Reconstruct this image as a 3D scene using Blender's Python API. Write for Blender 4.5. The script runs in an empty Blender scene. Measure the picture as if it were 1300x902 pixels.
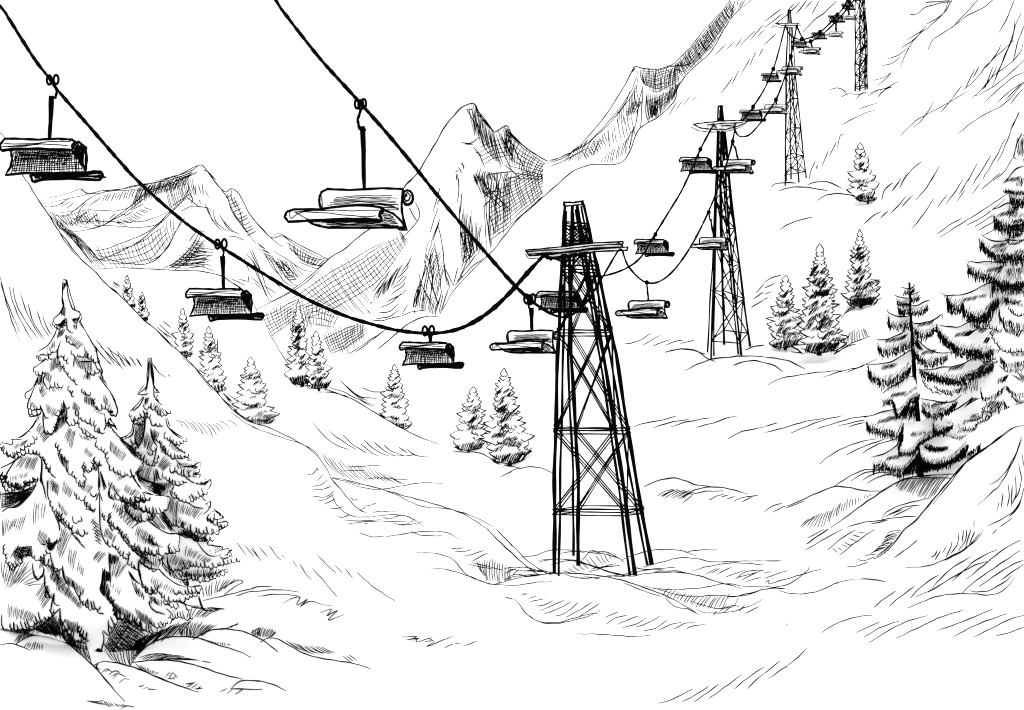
import bpy, bmesh, math, random
import numpy as np
from mathutils import Vector
from mathutils.geometry import tessellate_polygon

F = 1394.0            # focal length in reference pixels (1300 wide)
CX, CY = 650.0, 451.0
WK, WA = 1.0, 0.46     # pen width: factor and minimum
rnd = random.Random(11)
scene = bpy.context.scene
COL = scene.collection

def P(px, py, Y):
    return ((px - CX) / F * Y, Y, (CY - py) / F * Y)

# ------------------------------------------------------------ materials
def make_mat(name, col, rough, var=0.0, scale=3.0):
    m = bpy.data.materials.new(name); m.use_nodes = True
    nt = m.node_tree; b = nt.nodes['Principled BSDF']
    b.inputs['Roughness'].default_value = rough
    b.inputs['Specular IOR Level'].default_value = 0.0
    n = nt.nodes.new('ShaderNodeTexNoise'); n.inputs['Scale'].default_value = scale
    n.inputs['Detail'].default_value = 6
    g = nt.nodes.new('ShaderNodeTexCoord')
    nt.links.new(g.outputs['Object'], n.inputs['Vector'])
    r = nt.nodes.new('ShaderNodeValToRGB')
    c0 = [max(0, c - var) for c in col]; c1 = [min(1, c + var) for c in col]
    r.color_ramp.elements[0].color = (*c0, 1); r.color_ramp.elements[1].color = (*c1, 1)
    nt.links.new(n.outputs['Fac'], r.inputs['Fac'])
    nt.links.new(r.outputs['Color'], b.inputs['Base Color'])
    return m
SNOW = make_mat('snow_white', (0.97, 0.97, 0.97), 0.9, 0.01, 0.6)
BOUGH = make_mat('snow_on_boughs', (0.97, 0.97, 0.97), 0.9, 0.01, 0.6)
_nt = BOUGH.node_tree; _p = _nt.nodes['Principled BSDF']; _t = _nt.nodes.new('ShaderNodeBsdfTranslucent'); _m = _nt.nodes.new('ShaderNodeMixShader')
_t.inputs['Color'].default_value = (.98, .98, .98, 1); _m.inputs[0].default_value = .45
_nt.links.new(_p.outputs[0], _m.inputs[1]); _nt.links.new(_t.outputs[0], _m.inputs[2]); _nt.links.new(_m.outputs[0], _nt.nodes['Material Output'].inputs['Surface'])
INK = make_mat('ink_black', (0.002, 0.002, 0.002), 0.9, 0.001, 20)
PAINT = make_mat('white_paint', (0.95, 0.95, 0.95), 0.8, 0.01, 5)
STEEL = make_mat('black_steel', (0.002, 0.002, 0.002), 0.9, 0.001, 20)

# ------------------------------------------------------------ object helpers
def tag(o, label=None, cat=None, group=None, kind=None):
    if label: o['label'] = label
    if cat: o['category'] = cat
    if group: o['group'] = group
    if kind: o['kind'] = kind
    return o
def empty(name, loc):
    o = bpy.data.objects.new(name, None); COL.objects.link(o); o.location = loc
    o.empty_display_size = 0.3
    return o

class MB:
    """collects geometry: material 0 = white body, material 1 = ink"""
    def __init__(s): s.v = []; s.f = []; s.m = []
    def add(s, vs, fs, mi=0):
        k = len(s.v); s.v.extend(vs)
        s.f.extend([tuple(i + k for i in f) for f in fs]); s.m.extend([mi] * len(fs))
    def tube(s, pts, rads, mi=1, n=4):
        m = len(pts)
        if m < 2: return
        A = np.asarray(pts, float)
        T = np.zeros_like(A); T[1:-1] = A[2:] - A[:-2]; T[0] = A[1] - A[0]; T[-1] = A[-1] - A[-2]
        T /= (np.linalg.norm(T, axis=1, keepdims=True) + 1e-12)
        up = np.array([0.05, 1.0, 0.08]); B = np.cross(T, up)
        ln = np.linalg.norm(B, axis=1, keepdims=True)
        alt = np.cross(T, np.array([1.0, 0, 0])); B = np.where(ln < 0.15, alt, B)
        B /= (np.linalg.norm(B, axis=1, keepdims=True) + 1e-12)
        N = np.cross(B, T)
        R = np.asarray(rads, float)[:, None]
        rings = []
        for k in range(n):
            a = 2 * math.pi * k / n
            rings.append(A + (B * math.cos(a) + N * math.sin(a)) * R)
        V = np.stack(rings, 1).reshape(-1, 3)
        fs = []
        for i in range(m - 1):
            for k in range(n):
                a = i * n + k; b = i * n + (k + 1) % n
                fs.append((a, b, b + n, a + n))
        fs.append(tuple(range(n - 1, -1, -1))); fs.append(tuple(range((m - 1) * n, m * n)))
        s.add([tuple(v) for v in V], fs, mi)
    def poly(s, pts, th=0.0, mi=0):
        """filled outline from 3D points, thickened away from the first face along +y"""
        tris = tessellate_polygon([[Vector((p[0], 0, p[2])) for p in pts]])
        n = len(pts)
        s.add([tuple(p) for p in pts], [tuple(t) for t in tris], mi)
        if th:
            s.add([(p[0], p[1] + th, p[2]) for p in pts], [tuple(t) for t in tris], mi)
            k = len(s.v)
            s.add([tuple(p) for p in pts] + [(p[0], p[1] + th, p[2]) for p in pts],
                  [(i, (i + 1) % n, n + (i + 1) % n, n + i) for i in range(n)], mi)
    def build(s, name, parent=None, mats=(SNOW, INK), origin=(0, 0, 0), smooth=False):
        me = bpy.data.meshes.new(name)
        o3 = np.array(origin)
        V = (np.asarray(s.v, float) - o3) if len(s.v) else np.zeros((0, 3))
        me.from_pydata(V.tolist(), [], s.f)
        for m in mats: me.materials.append(m)
        me.polygons.foreach_set('material_index', s.m)
        if smooth: me.polygons.foreach_set('use_smooth', [True] * len(s.f))
        me.update()
        o = bpy.data.objects.new(name, me); COL.objects.link(o)
        if parent: o.parent = parent
        else: o.location = origin
        return o

# ------------------------------------------------------------ stroke geometry in reference pixels
VW = {}
for i, oy in enumerate((0, 220, 440, 672)):
    for j, ox in enumerate((0, 320, 640, 970)): VW['t%d%d' % (i, j)] = (ox, oy, 3.9212)
VW.update(R=(360, 170, 7.2167), L=(0, 85, 6.011), C=(500, 370, 5.4167), P=(660, 245, 6.445), U=(925, 0, 6.445),
          W=(850, 120, 6.445), a1=(0, 350, 6.445), a2=(0, 480, 6.445), a3=(0, 600, 6.445), a4=(0, 720, 6.445),
          b1=(130, 440, 5.011), b2=(130, 600, 4.51), r1=(1180, 160, 3.922), r2=(1090, 350, 6.19), r3=(1090, 470, 6.19),
          px=(0, 0, 1.0))
def pl(view, s):
    ox, oy, k = VW[view]
    return [(ox + float(a) / k, oy + float(b) / k) for a, b in (t.split(',') for t in s.split())]
def pls(view, s):
    return [pl(view, t) for t in s.split(';') if t.strip()]
def resample(pts, step):
    """catmull-rom through pts, resampled at about step px"""
    if len(pts) == 2:
        d = math.dist(pts[0], pts[1]); n = max(2, int(d / (step * 2)) + 1)
        return [tuple(pts[0][k] + (pts[1][k] - pts[0][k]) * i / n for k in (0, 1)) for i in range(n + 1)]
    out = []
    q = [pts[0]] + list(pts) + [pts[-1]]
    for i in range(1, len(q) - 2):
        p0, p1, p2, p3 = q[i - 1], q[i], q[i + 1], q[i + 2]
        n = max(1, int(round(math.dist(p1, p2) / step)))
        for k in range(n):
            t = k / n; t2 = t * t; t3 = t2 * t
            out.append(tuple(0.5 * (2 * p1[c] + (p2[c] - p0[c]) * t + (2 * p0[c] - 5 * p1[c] + 4 * p2[c] - p3[c]) * t2
                                    + (3 * p1[c] - p0[c] - 3 * p2[c] + p3[c]) * t3) for c in (0, 1)))
    out.append(tuple(pts[-1]))
    return out
def at_u(pts, u):
    L = [0]
    for a, b in zip(pts, pts[1:]): L.append(L[-1] + math.dist(a, b))
    t = u * L[-1]
    for i in range(len(pts) - 1):
        if t <= L[i + 1] or i == len(pts) - 2:
            k = (t - L[i]) / (L[i + 1] - L[i] + 1e-9)
            return (pts[i][0] + (pts[i + 1][0] - pts[i][0]) * k, pts[i][1] + (pts[i + 1][1] - pts[i][1]) * k)
def ladder(A, B, n, curve=0.06, jit=0.08):
    """n hatch strokes leading from polyline A to polyline B"""
    out = []
    for i in range(n):
        u = (i + 0.5) / n + rnd.uniform(-.22, .22) / n
        a = at_u(A, min(1, max(0, u))); b = at_u(B, min(1, max(0, u + rnd.uniform(-.2, .2) / n)))
        e0 = rnd.uniform(-jit, jit * 1.5); e1 = rnd.uniform(-jit, jit * 1.5)
        dx, dy = b[0] - a[0], b[1] - a[1]
        a2 = (a[0] + dx * e0, a[1] + dy * e0); b2 = (b[0] - dx * e1, b[1] - dy * e1)
        c = curve * rnd.uniform(.3, 1.4)
        m = ((a2[0] + b2[0]) / 2 - dy * c, (a2[1] + b2[1]) / 2 + dx * c)
        out.append([a2, m, b2])
    return out
def rows(A, B, n, jit=0.6):
    out = []
    for i in range(n):
        v = (i + 0.5) / n
        a0 = rnd.uniform(0, .12); a1 = 1 - rnd.uniform(0, .12); k = 6
        st = []
        for j in range(k + 1):
            u = a0 + (a1 - a0) * j / k
            p, q = at_u(A, u), at_u(B, u)
            st.append((p[0] + (q[0] - p[0]) * v + rnd.uniform(-jit, jit), p[1] + (q[1] - p[1]) * v + rnd.uniform(-jit, jit)))
        out.append(st)
    return out
def scallop(pts, s, tick=0.5, bulge=0.55):
    """hanging needle clumps along an edge"""
    pts = resample(pts, 3.0)
    L = sum(math.dist(a, b) for a, b in zip(pts, pts[1:])); n = max(1, int(round(L / s)))
    us = [0] + [(i + rnd.uniform(-.28, .28)) / n for i in range(1, n)] + [1]
    out = []
    for u0, u1 in zip(us, us[1:]):
        a, b = at_u(pts, u0), at_u(pts, u1)
        dx, dy = b[0] - a[0], b[1] - a[1]; d = math.hypot(dx, dy) + 1e-6
        nx, ny = -dy / d, dx / d
        if ny < 0 : nx, ny = -nx, -ny
        nx, ny = nx * .75, ny * .75 + .35
        bb = d * bulge * rnd.uniform(.6, 1.3); tk = s * tick * rnd.uniform(.2, 1.6)
        st = []
        st.append((a[0] - nx * tk * .7 - dx / d * tk * .2, a[1] - ny * tk))
        st.append((a[0] + nx * bb * .3, a[1] + ny * bb * .3))
        st.append(((a[0] + b[0]) / 2 + nx * bb + dx * .08, (a[1] + b[1]) / 2 + ny * bb))
        st.append((b[0], b[1]))
        if rnd.random() < .35: st.append((b[0] + nx * bb * .5 - dx * .15, b[1] + ny * bb * .8))
        out.append(st)
    return out
def fringe(pts, h, step=1.1, passes=3):
    """dense dark needle zigzag hanging from an edge"""
    out = []
    for k in range(passes):
        q = resample(pts, 2.0)
        L = sum(math.dist(a, b) for a, b in zip(q, q[1:])); n = max(3, int(L / step / (1.0 + .25 * k)))
        st = []
        amp = h
        for i in range(n + 1):
            x, y = at_u(q, min(1, max(0, (i + rnd.uniform(-.3, .3)) / n)))
            amp = .75 * amp + .25 * h * rnd.uniform(.4, 1.5)
            if i % 2: st.append((x + rnd.uniform(-.7, .7), y + amp * rnd.uniform(.35, 1.05)))
            else: st.append((x + rnd.uniform(-.7, .7), y - amp * rnd.uniform(.1, .4)))
            if rnd.random() < .07 and len(st) > 3:
                out.append(st); st = []
        if len(st) > 1: out.append(st)
    return [('raw', s) for s in out]

def ink3d(mb, pts, w, dfun, raw=False, taper=True, wob=0.22, split=0.0, lift=0.0012):
    """draw one pen stroke: pixel polyline -> tube lying on the surface given by dfun(px,py)->Y"""
    q = list(pts) if raw else resample(pts, 3.2)
    w = w * WK + WA
    ph = rnd.uniform(0, 9); n = len(q)
    P3, R = [], []
    lastY = None
    def flush():
        if len(P3) > 1:
            m = len(P3); rr = list(R)
            if taper:
                for i in range(m):
                    t = min(i, m - 1 - i) / max(1, m - 1) * 2
                    rr[i] *= .45 + .55 * min(1, t * 2.2)
            mb.tube(P3, rr)
    for i, (x, y) in enumerate(q):
        if not raw:
            x += wob * math.sin(ph + i * .9); y += wob * math.cos(ph * 1.7 + i * 1.1)
        Y = dfun(x, y)
        if Y is None:
            flush(); P3, R = [], []; lastY = None; continue
        if split and lastY and abs(Y / lastY - 1) > split:
            flush(); P3, R = [], []
        lastY = Y
        Y *= (1 - lift)
        P3.append(P(x, y, Y)); R.append(w * .5 * Y / F * (1 + .18 * math.sin(ph * 3 + i * .7)))
    flush()
# ------------------------------------------------------------ terrain layers
class TPS:
    """smooth interpolation of 1/distance over the picture (a plane in the world is linear in it)"""
    def __init__(s, pts, reg=1e-4):
        A = np.array(pts, float); s.X = A[:, :2] / 300.0; z = 1.0 / A[:, 2]; n = len(A)
        K = s.k(np.linalg.norm(s.X[:, None] - s.X[None], axis=2)) + np.eye(n) * reg
        M = np.zeros((n + 3, n + 3)); M[:n, :n] = K; M[:n, n] = 1; M[:n, n + 1:] = s.X
        M[n, :n] = 1; M[n + 1:, :n] = s.X.T
        s.c = np.linalg.solve(M, np.concatenate([z, np.zeros(3)])); s.n = n
        s.lo = z.min() * .8; s.hi = z.max() * 1.3
    @staticmethod
    def k(r): return r * r * np.log(r + 1e-9)
    def __call__(s, x, y):
        q = np.stack([np.ravel(x), np.ravel(y)], 1) / 300.0
        r = np.linalg.norm(q[:, None] - s.X[None], axis=2)
        v = s.k(r) @ s.c[:s.n] + s.c[s.n] + q @ s.c[s.n + 1:]
        return 1.0 / np.clip(v, s.lo, s.hi)

class Layer:
    def __init__(s, key, name, label, x0, x1, top, bot, pts, back, step=4, nv=60):
        s.key, s.name, s.label = key, name, label
        s.x0, s.x1, s.topp, s.botp = x0, x1, np.array(top, float), np.array(bot, float)
        s.f = TPS(pts); s.back = back; s.step = step; s.nv = nv; s.mb = MB(); s.cache = {}
    def top(s, x): return np.interp(x, s.topp[:, 0], s.topp[:, 1])
    def bot(s, x): return np.interp(x, s.botp[:, 0], s.botp[:, 1])
    def valid(s, x, y, m=0.5): return s.x0 <= x <= s.x1 and s.top(x) - m <= y <= s.bot(x)
    def Y(s, x, y): return float(s.f(np.array([x]), np.array([y]))[0])
    def mesh(s):
        xs = []
        x = s.x0
        while x < s.x1:
            xs.append(x); x += s.step if -30 < x < 1330 else s.step * 8
        xs.append(s.x1)
        xs = sorted(set(xs) | set(float(t) for t in s.topp[:, 0] if s.x0 <= t <= s.x1))
        xs = np.array(xs); tv = (np.arange(s.nv + 1) / s.nv) ** 1.4
        T, B = s.top(xs), s.bot(xs)
        YY = T[None] + (B - T)[None] * tv[:, None]; XX = np.broadcast_to(xs[None], YY.shape)
        D = s.f(XX, YY).reshape(YY.shape)
        V = np.stack([(XX - CX) / F * D, D, (CY - YY) / F * D], 2)
        ridge = V[0]
        bk = []
        for t, dz in ((1, 1.1), (.5, .42), (.2, .12)):
            r = ridge.copy(); r[:, 1] += s.back * t; r[:, 2] -= s.back * dz; bk.append(r)
        V = np.concatenate([np.stack(bk), V]); nr, nc = V.shape[:2]
        idx = np.arange(nr * nc).reshape(nr, nc)
        fs = np.stack([idx[:-1, :-1], idx[1:, :-1], idx[1:, 1:], idx[:-1, 1:]], 2).reshape(-1, 4)
        s.mb.add([tuple(v) for v in V.reshape(-1, 3)], [tuple(map(int, f)) for f in fs], 0)
        print(s.name, 'Y', D.min(), D.max(), 'z', V[..., 2].min(), V[..., 2].max())

LY = {}
def layer(*a, **k):
    l = Layer(*a, **k); LY[l.key] = l
def jx(view_pts): return view_pts

A_TOP = [(-700, 330), (-200, 290), (0, 262), (40, 250), (60, 252), (85, 246), (103, 240), (115, 246), (150, 241), (195, 232),
         (225, 223), (253, 209.5), (262, 216), (276, 235), (287, 244), (293, 239), (304, 247), (316, 270), (330, 288),
         (345, 302), (356, 299), (365, 304), (385, 317), (410, 328), (425, 330), (470, 345), (700, 400)]
layer('A', 'far_mountain', 'low rounded rocky mountain in the far left distance', -700, 700, A_TOP, [(-700, 460), (700, 470)],
      [(253, 210, 1150), (40, 250, 1150), (425, 330, 1150), (120, 345, 760), (300, 400, 760), (0, 345, 760), (-700, 330, 1300),
       (-700, 460, 700), (700, 460, 700), (380, 400, 850), (200, 270, 1000)], 500, step=3)
B_TOP = [(240, 440), (300, 412), (325, 393), (350, 380), (372, 367), (400, 345), (422, 325), (435, 318), (450, 305), (463, 295), (475, 287), (500, 270), (513, 238),
         (525, 225), (532, 217), (542, 200), (555, 178), (565, 160), (575, 148), (585, 137), (597, 131.5), (603.5, 133), (607, 145), (616, 154),
         (627, 168), (630, 167), (643, 159.5), (650, 170), (665, 185), (680, 196), (697, 206), (710, 217), (720, 226), (800, 300)]
layer('B', 'pointed_mountain', 'steep pointed rocky peak in the middle distance', 240, 800, B_TOP, [(240, 540), (800, 540)],
      [(597, 131, 860), (643, 160, 880), (330, 390, 680), (715, 222, 850), (480, 450, 560), (590, 360, 600), (380, 490, 520),
       (520, 300, 760), (600, 250, 740), (660, 230, 800), (800, 500, 600), (240, 540, 560), (430, 380, 640)], 350, step=3)
C_TOP = [(690, 210), (697, 204), (716, 198), (732, 189), (747, 173), (760, 158), (773, 141), (785, 122), (795.5, 104.5), (803, 89), (806.5, 84.5), (818, 87),
         (834, 88), (852, 83), (864, 73), (877, 60), (890, 43), (905, 27), (920, 10), (927, 0), (960, -50), (1000, -120)]
layer('C', 'rocky_ridge', 'dark craggy ridge climbing above the right snow slope', 690, 1000, C_TOP, [(690, 260), (800, 240), (870, 150), (1000, 0)],
      [(806, 85, 430), (945, 0, 430), (700, 205, 460), (790, 205, 340), (935, 20, 340), (820, 150, 340), (870, 60, 410), (750, 200, 380),
       (690, 260, 380), (1000, -120, 430)], 160, step=3)
D_TOP = [(-900, 560), (300, 560), (470, 449), (480, 443), (500, 426), (520, 410), (540, 402), (556, 402), (558, 405), (562, 393),
         (575, 370), (590, 353), (611, 332), (626, 318), (640, 300), (657, 279), (673, 265), (692, 248), (709, 233), (718, 225),
         (728, 217), (747, 210), (762, 209), (781, 209), (793, 203), (801, 189), (810, 166), (824, 155), (834, 150), (848, 138),
         (857, 127), (860, 113), (870, 97), (885, 82), (900, 69), (910, 54), (920, 36), (931, 20), (941, 10), (954, 0),
         (1000, -50), (1200, -250), (1500, -380), (2200, -500)]
layer('D', 'ski_slope', 'wide white ski slope running down the valley under the chairlift', -900, 2200, D_TOP, [(-900, 3600), (2200, 3600)],
      [(-200, 902, 34), (650, 902, 36.5), (1300, 902, 34), (650, 730, 59.2), (850, 728, 59.4), (730, 716, 61.8), (300, 700, 62), (1050, 760, 52), (1300, 760, 50),
       (920, 450, 87), (1000, 235, 125), (1095, 117, 190), (950, 0, 265), (1300, 0, 175), (1105, 255, 112), (1300, 300, 96),
       (1160, 604, 61), (1300, 540, 59), (1000, 445, 88), (1100, 390, 95), (950, -300, 420), (1400, -380, 260), (2200, -400, 160),
       (560, 403, 152), (640, 300, 185), (720, 225, 225), (790, 205, 235), (860, 115, 250), (470, 450, 140), (600, 575, 99), (580, 576, 101),
       (640, 592, 90), (450, 510, 131), (516, 548, 113), (560, 570, 104), (495, 582, 96.5), (500, 600, 90), (420, 605, 84), (0, 560, 110), (-900, 560, 130), (-900, 902, 36),
       (2200, 902, 32), (650, 1500, 15.7), (-900, 1500, 15.7), (2200, 1500, 15.7), (650, 3600, 5.3), (-900, 3600, 5.3),
       (2200, 3600, 5.3), (650, 2400, 8.5), (-900, 2400, 8.5), (2200, 2400, 8.5), (2200, 300, 90), (790, 560, 80), (950, 620, 71)], 120, step=5, nv=170)
E_TOP = [(-600, 350), (100, 344), (122, 342), (130, 341), (155, 340), (178, 341), (217, 343), (250, 344), (268, 347), (284, 352),
         (315, 375), (328, 399), (339, 418), (352, 440), (362, 456), (374, 472), (384, 487), (399, 492), (416, 495), (432, 501), (450, 508),
         (465, 517), (483, 528), (498, 537), (515, 546), (531, 554), (555, 563), (575, 572), (582, 576)]
layer('E', 'snowfield', 'sloping snowfield in the left part of the valley dotted with little firs', -600, 577, E_TOP,
      [(-600, 660), (420, 660), (500, 630), (582, 600)],
      [(122, 342, 270), (250, 343, 265), (340, 415, 190), (384, 487, 130), (450, 508, 118), (516, 547, 105), (578, 573, 102),
       (335, 543, 110), (235, 450, 190), (275, 497, 150), (420, 605, 86), (495, 582, 98.5), (540, 578, 100.5), (-600, 350, 300), (-600, 640, 90),
       (166, 391, 235), (0, 500, 180)], 90, step=4)
F_TOP = [(-900, -150), (-400, 30), (-60, 120), (0, 168), (9, 180), (29, 222), (37, 234), (48, 253), (62, 273), (73, 291), (82, 302), (94, 318), (106, 332),
         (121, 345), (133, 359), (147, 370), (159, 382), (170, 393), (184, 408), (199, 419), (217, 437), (231, 450), (249, 468),
         (264, 486), (277, 500), (288, 513), (302, 526), (318, 536), (339, 542), (363, 553), (384, 564), (399, 575), (410, 588),
         (417, 599), (422, 610), (436, 625), (447, 639), (460, 650), (466, 651), (500, 700), (560, 780), (620, 905)]
layer('F', 'snowy_hillside', 'steep snowy hillside on the left carrying the big firs', -900, 620, F_TOP, [(-900, 3600), (620, 3600)],
      [(30, 225, 120), (120, 342, 104), (220, 440, 95), (310, 535, 84), (345, 548, 81), (420, 605, 72), (462, 650, 66), (0, 170, 125),
       (130, 830, 28), (205, 850, 27), (300, 850, 31), (0, 902, 23), (330, 902, 30), (470, 850, 38), (300, 700, 44), (400, 700, 52),
       (150, 600, 52), (0, 600, 46), (0, 450, 76), (500, 700, 60), (560, 780, 48), (620, 905, 36.4), (-900, -150, 120),
       (-900, 600, 40), (-900, 902, 22), (620, 1500, 15.6), (620, 2400, 8.4), (620, 3600, 5.2), (-900, 1500, 12), (-900, 3600, 5),
       (0, 1500, 13), (0, 2400, 8)], 60, step=4, nv=130)
H_TOP = [(1000, 790), (1060, 772), (1080, 745), (1109, 710), (1125, 700), (1137, 687), (1148, 672), (1161, 662), (1174, 647), (1189, 629), (1205, 610),
         (1220, 593), (1235, 579), (1256, 565), (1271, 553), (1286, 543), (1300, 540), (1500, 470), (2200, 420)]
layer('H', 'snow_bank', 'rounded snow bank rising at the right edge in front of the spruces', 1000, 2200, H_TOP, [(1000, 3600), (2200, 3600)],
      [(1300, 540, 47), (1265, 558, 47), (1200, 605, 46.5), (1161, 662, 47), (1115, 708, 49), (1050, 775, 49.6), (1300, 760, 40),
       (1300, 902, 31), (1000, 902, 36.2), (1000, 790, 48.5), (2200, 420, 44), (2200, 902, 26), (1000, 1500, 15.5), (2200, 1500, 12),
       (1000, 3600, 5.2), (2200, 3600, 4.6), (1600, 2400, 7.6)], 30, step=4, nv=110)

ORDER = 'ABCDEFH'
def near(x, y):
    best = None
    for k in ORDER:
        l = LY[k]
        if l.valid(x, y):
            Y = l.Y(x, y)
            if best is None or Y < best[0]: best = (Y, k)
    return best
def S(key, view, w, s):
    for st in pls(view, s): draw(key, w, st)
def draw(key, w, st, **kw):
    if key == '*':
        b = near(*st[len(st) // 2]) or near(*st[0])
        if not b: return
        own = LY[b[1]]
        def d(x, y):
            t = near(x, y)
            return t[0] if t else own.Y(x, y)
        ink3d(own.mb, st, w, d, split=.05, **kw)
    else:
        l = LY[key]
        ink3d(l.mb, st, w, l.Y, **kw)
def Hh(key, view, w, n, a, b, curve=.05, jit=.08):  # pen hatching; terrain shading is drawn on as ink strokes
    for st in ladder(pl(view, a), pl(view, b), n, curve, jit): draw(key, w - (.4 if key in 'BC' else .28), st)
def Rr(key, view, w, n, a, b, jit=.6):
    for st in rows(pl(view, a), pl(view, b), n, jit): draw(key, w - (.4 if key in 'BC' else .25), st)
# silhouette pen lines straight along each ridge
def edge(key, w, x0, x1, dy=0.35):
    l = LY[key]
    st = [(x, y + dy) for x, y in l.topp if x0 <= x <= x1]
    ink3d(l.mb, st, w, l.Y, lift=.0012, wob=.15)

edge('A', .8, 45, 425); edge('B', 1.0, 325, 722); edge('C', 1.2, 697, 935); edge('D', 1.2, 480, 556); edge('D', 1.3, 562, 954)
edge('E', 1.1, 119, 330); edge('E', 1.2, 330, 574); edge('F', 1.2, -20, 462); edge('H', 1.5, 1100, 1300)
# --- left hillside edge, second pen lines
S('F','t10',.8,"190,130 250,218 290,285 330,350 385,415;475,490 540,563 600,610;740,745 800,805 860,870")
S('F','t20',.8,"905,55 960,97 1010,160 1060,222;1085,240 1150,297 1210,350 1294,396;1150,327 1220,380 1294,416;0,0 0,0")
S('F','t21',.8,"0,402 60,424 160,458 240,484 300,514 345,563;395,655 455,728 500,783 550,822 570,825")
S('F','t21',.8,"325,605 300,635 275,637;355,640 320,670;375,665 340,690 295,697;395,695 350,712 295,710;410,720 360,750 300,745;405,735 370,760 330,767;415,760 360,785;400,745 430,800 485,840 530,850;450,795 425,808 390,805;485,838 450,852 425,845;530,850 600,848 680,838 740,840 800,858 860,900;455,868 560,868 640,862;480,884 540,875 620,870 700,872 780,870;555,795 590,790 620,780;570,800 540,815;485,745 505,765 530,760;600,828 650,820 690,825 715,822;650,850 690,858 740,835;325,605 330,620;700,880 760,890 820,880;760,835 700,855;810,860 770,885 720,885;850,870 810,890;575,885 560,880")
S('D','t21',1.3,"400,652 480,668 560,690 640,710 740,740 860,772 980,808 1060,838 1120,875 1160,902 1180,915")
S('D','t21',.8,"640,710 720,740 800,780 860,800 960,808 1040,825 1130,860 1205,900;460,675 560,705 640,712 760,692 860,678 955,685;470,600 560,597 610,592 650,598;440,620 560,618;560,660 640,655 700,660 785,665;400,658 470,672 540,690")
Hh('*','t21',.8,17,"330,525 400,560 480,580 600,610 700,650","430,650 520,665 600,672 680,675 775,690")
S('*','t21',.9,"300,375 340,425 400,480 480,515;380,418 440,465 520,515;450,440 510,495 570,530;540,485 590,525 630,548;555,465 620,520 680,545;605,475 660,520 710,545;655,490 700,525 760,545;730,500 770,530;765,508 820,545 885,550")
S('*','t21',.9,"370,228 440,238 510,265;440,170 500,230 560,275 610,295;480,210 540,250 620,260;385,205 450,225 530,265 600,300;545,205 600,225 650,228;460,190 520,240 570,270")
S('D','t21',1.2,"688,545 760,545 860,535 960,528 1060,526 1130,530 1180,552 1240,575 1294,600;1235,650 1294,625")
S('D','t22',1.1,"0,590 50,600 90,608;0,640 60,612 130,600 180,605 240,628")
S('*','t31',1.3,"1170,0 1220,50 1260,90 1294,122");S('*','t31',.9,"1215,0 1260,45 1294,85")
S('D','t32',1.3,"0,80 50,130 100,175 160,220 180,225");S('D','t32',.9,"0,38 50,90 120,160 190,205 260,222")
S('D','t32',1.5,"0,262 60,245 150,230 270,220 400,225 520,240 620,265 720,300 800,330 880,370 970,425;380,165 460,190 540,220 630,236")
S('D','t32',.9,"80,140 160,130 230,105 330,105 400,118;590,150 660,125 740,105 850,103 900,112 960,135;900,118 960,105 1065,103;380,165 430,110 480,120 540,135 590,155;440,112 520,118 600,165;280,120 380,110 480,125;690,190 800,160 880,142 960,148 1040,163 1160,160 1294,157;930,210 1000,190 1080,175 1160,168 1294,178;690,280 760,297 850,300 980,293 1100,272 1200,285 1294,285;740,290 800,310 880,330 960,335 1060,330 1160,335 1240,320 1294,290;960,400 1000,415 1060,418 1140,410 1200,390 1250,372 1285,348;930,360 980,375 1060,395 1140,385 1165,340;800,340 850,385 920,400 975,430;590,265 700,310 780,335")
S('D','t32',1.3,"640,235 720,220 850,215 960,230 1060,262 1185,295;1115,340 1180,330 1294,300")
S('D','t32',.9,"170,165 250,150 330,155 420,180 520,210 600,230 640,235;170,155 300,150 400,165;510,230 600,235 700,205 850,190;0,195 100,190 200,215;750,210 850,208 900,215")
Hh('D','t32',.9,18,"810,290 900,320 960,325 1060,335 1130,320","780,330 880,360 960,385 1040,400 1090,395")
S('D','t32',.9,"1100,238 1200,205;1155,245 1210,210 1294,205;1180,255 1260,215;1200,262 1280,240;1000,225 1060,195;1030,220 1075,195;1060,225 1130,190;1150,245 1290,205;1070,410 1110,375;1170,410 1200,375;1200,420 1270,385;1090,395 1140,380 1170,385;1040,430 1060,405;1090,415 1130,385")
S('D','t32',.9,"0,225 40,200 70,210;0,195 40,190 80,192;0,250 60,225 110,235;60,205 140,210 240,215;100,240 180,230;0,280 80,278 160,265 240,262;0,255 60,235 180,225;20,215 60,195;40,230 70,200;100,210 170,205 240,230")
Hh('D','t32',.9,12,"290,215 340,180 400,150 480,125 560,118","330,225 400,205 470,190 520,165 565,125")
S('D','t32',.9,"420,215 500,190 580,180;380,240 430,240 480,250;300,225 380,245 480,240;430,200 500,185 560,170;230,180 300,160 360,155;520,235 600,225 650,205;700,190 740,160;640,190 700,200 790,200")
S('*','t32',.9,"10,338 50,350 80,380 110,420 150,450 210,470 280,468 360,450 430,430 480,400;130,430 170,460 260,465 360,440 440,420 475,425")
S('*','t32',.9,"90,325 115,322;120,348 160,332;130,362 205,345;145,382 185,382 245,355;178,407 240,380 300,353;200,422 260,400 335,362;250,433 300,420 370,365;305,440 380,400 440,362;365,440 430,400 475,368;85,325 110,325")
S('*','t32',.9,"500,440 570,412;505,472 560,440 610,430;560,475 620,450 670,432;590,490 650,475 710,443;655,487 710,470 775,433;690,507 750,495 810,453;765,505 830,475 885,463;845,497 900,470 950,465;905,497 950,480 1008,477;360,522 460,523 560,530 650,535 730,527")
S('*','t32',1.0,"765,868 830,850 900,815 940,795;885,860 960,820 1020,780;945,860 1010,815 1070,770;1020,843 1100,785 1185,722;1145,795 1220,735 1294,685;1210,795 1260,745 1294,718")
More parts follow.
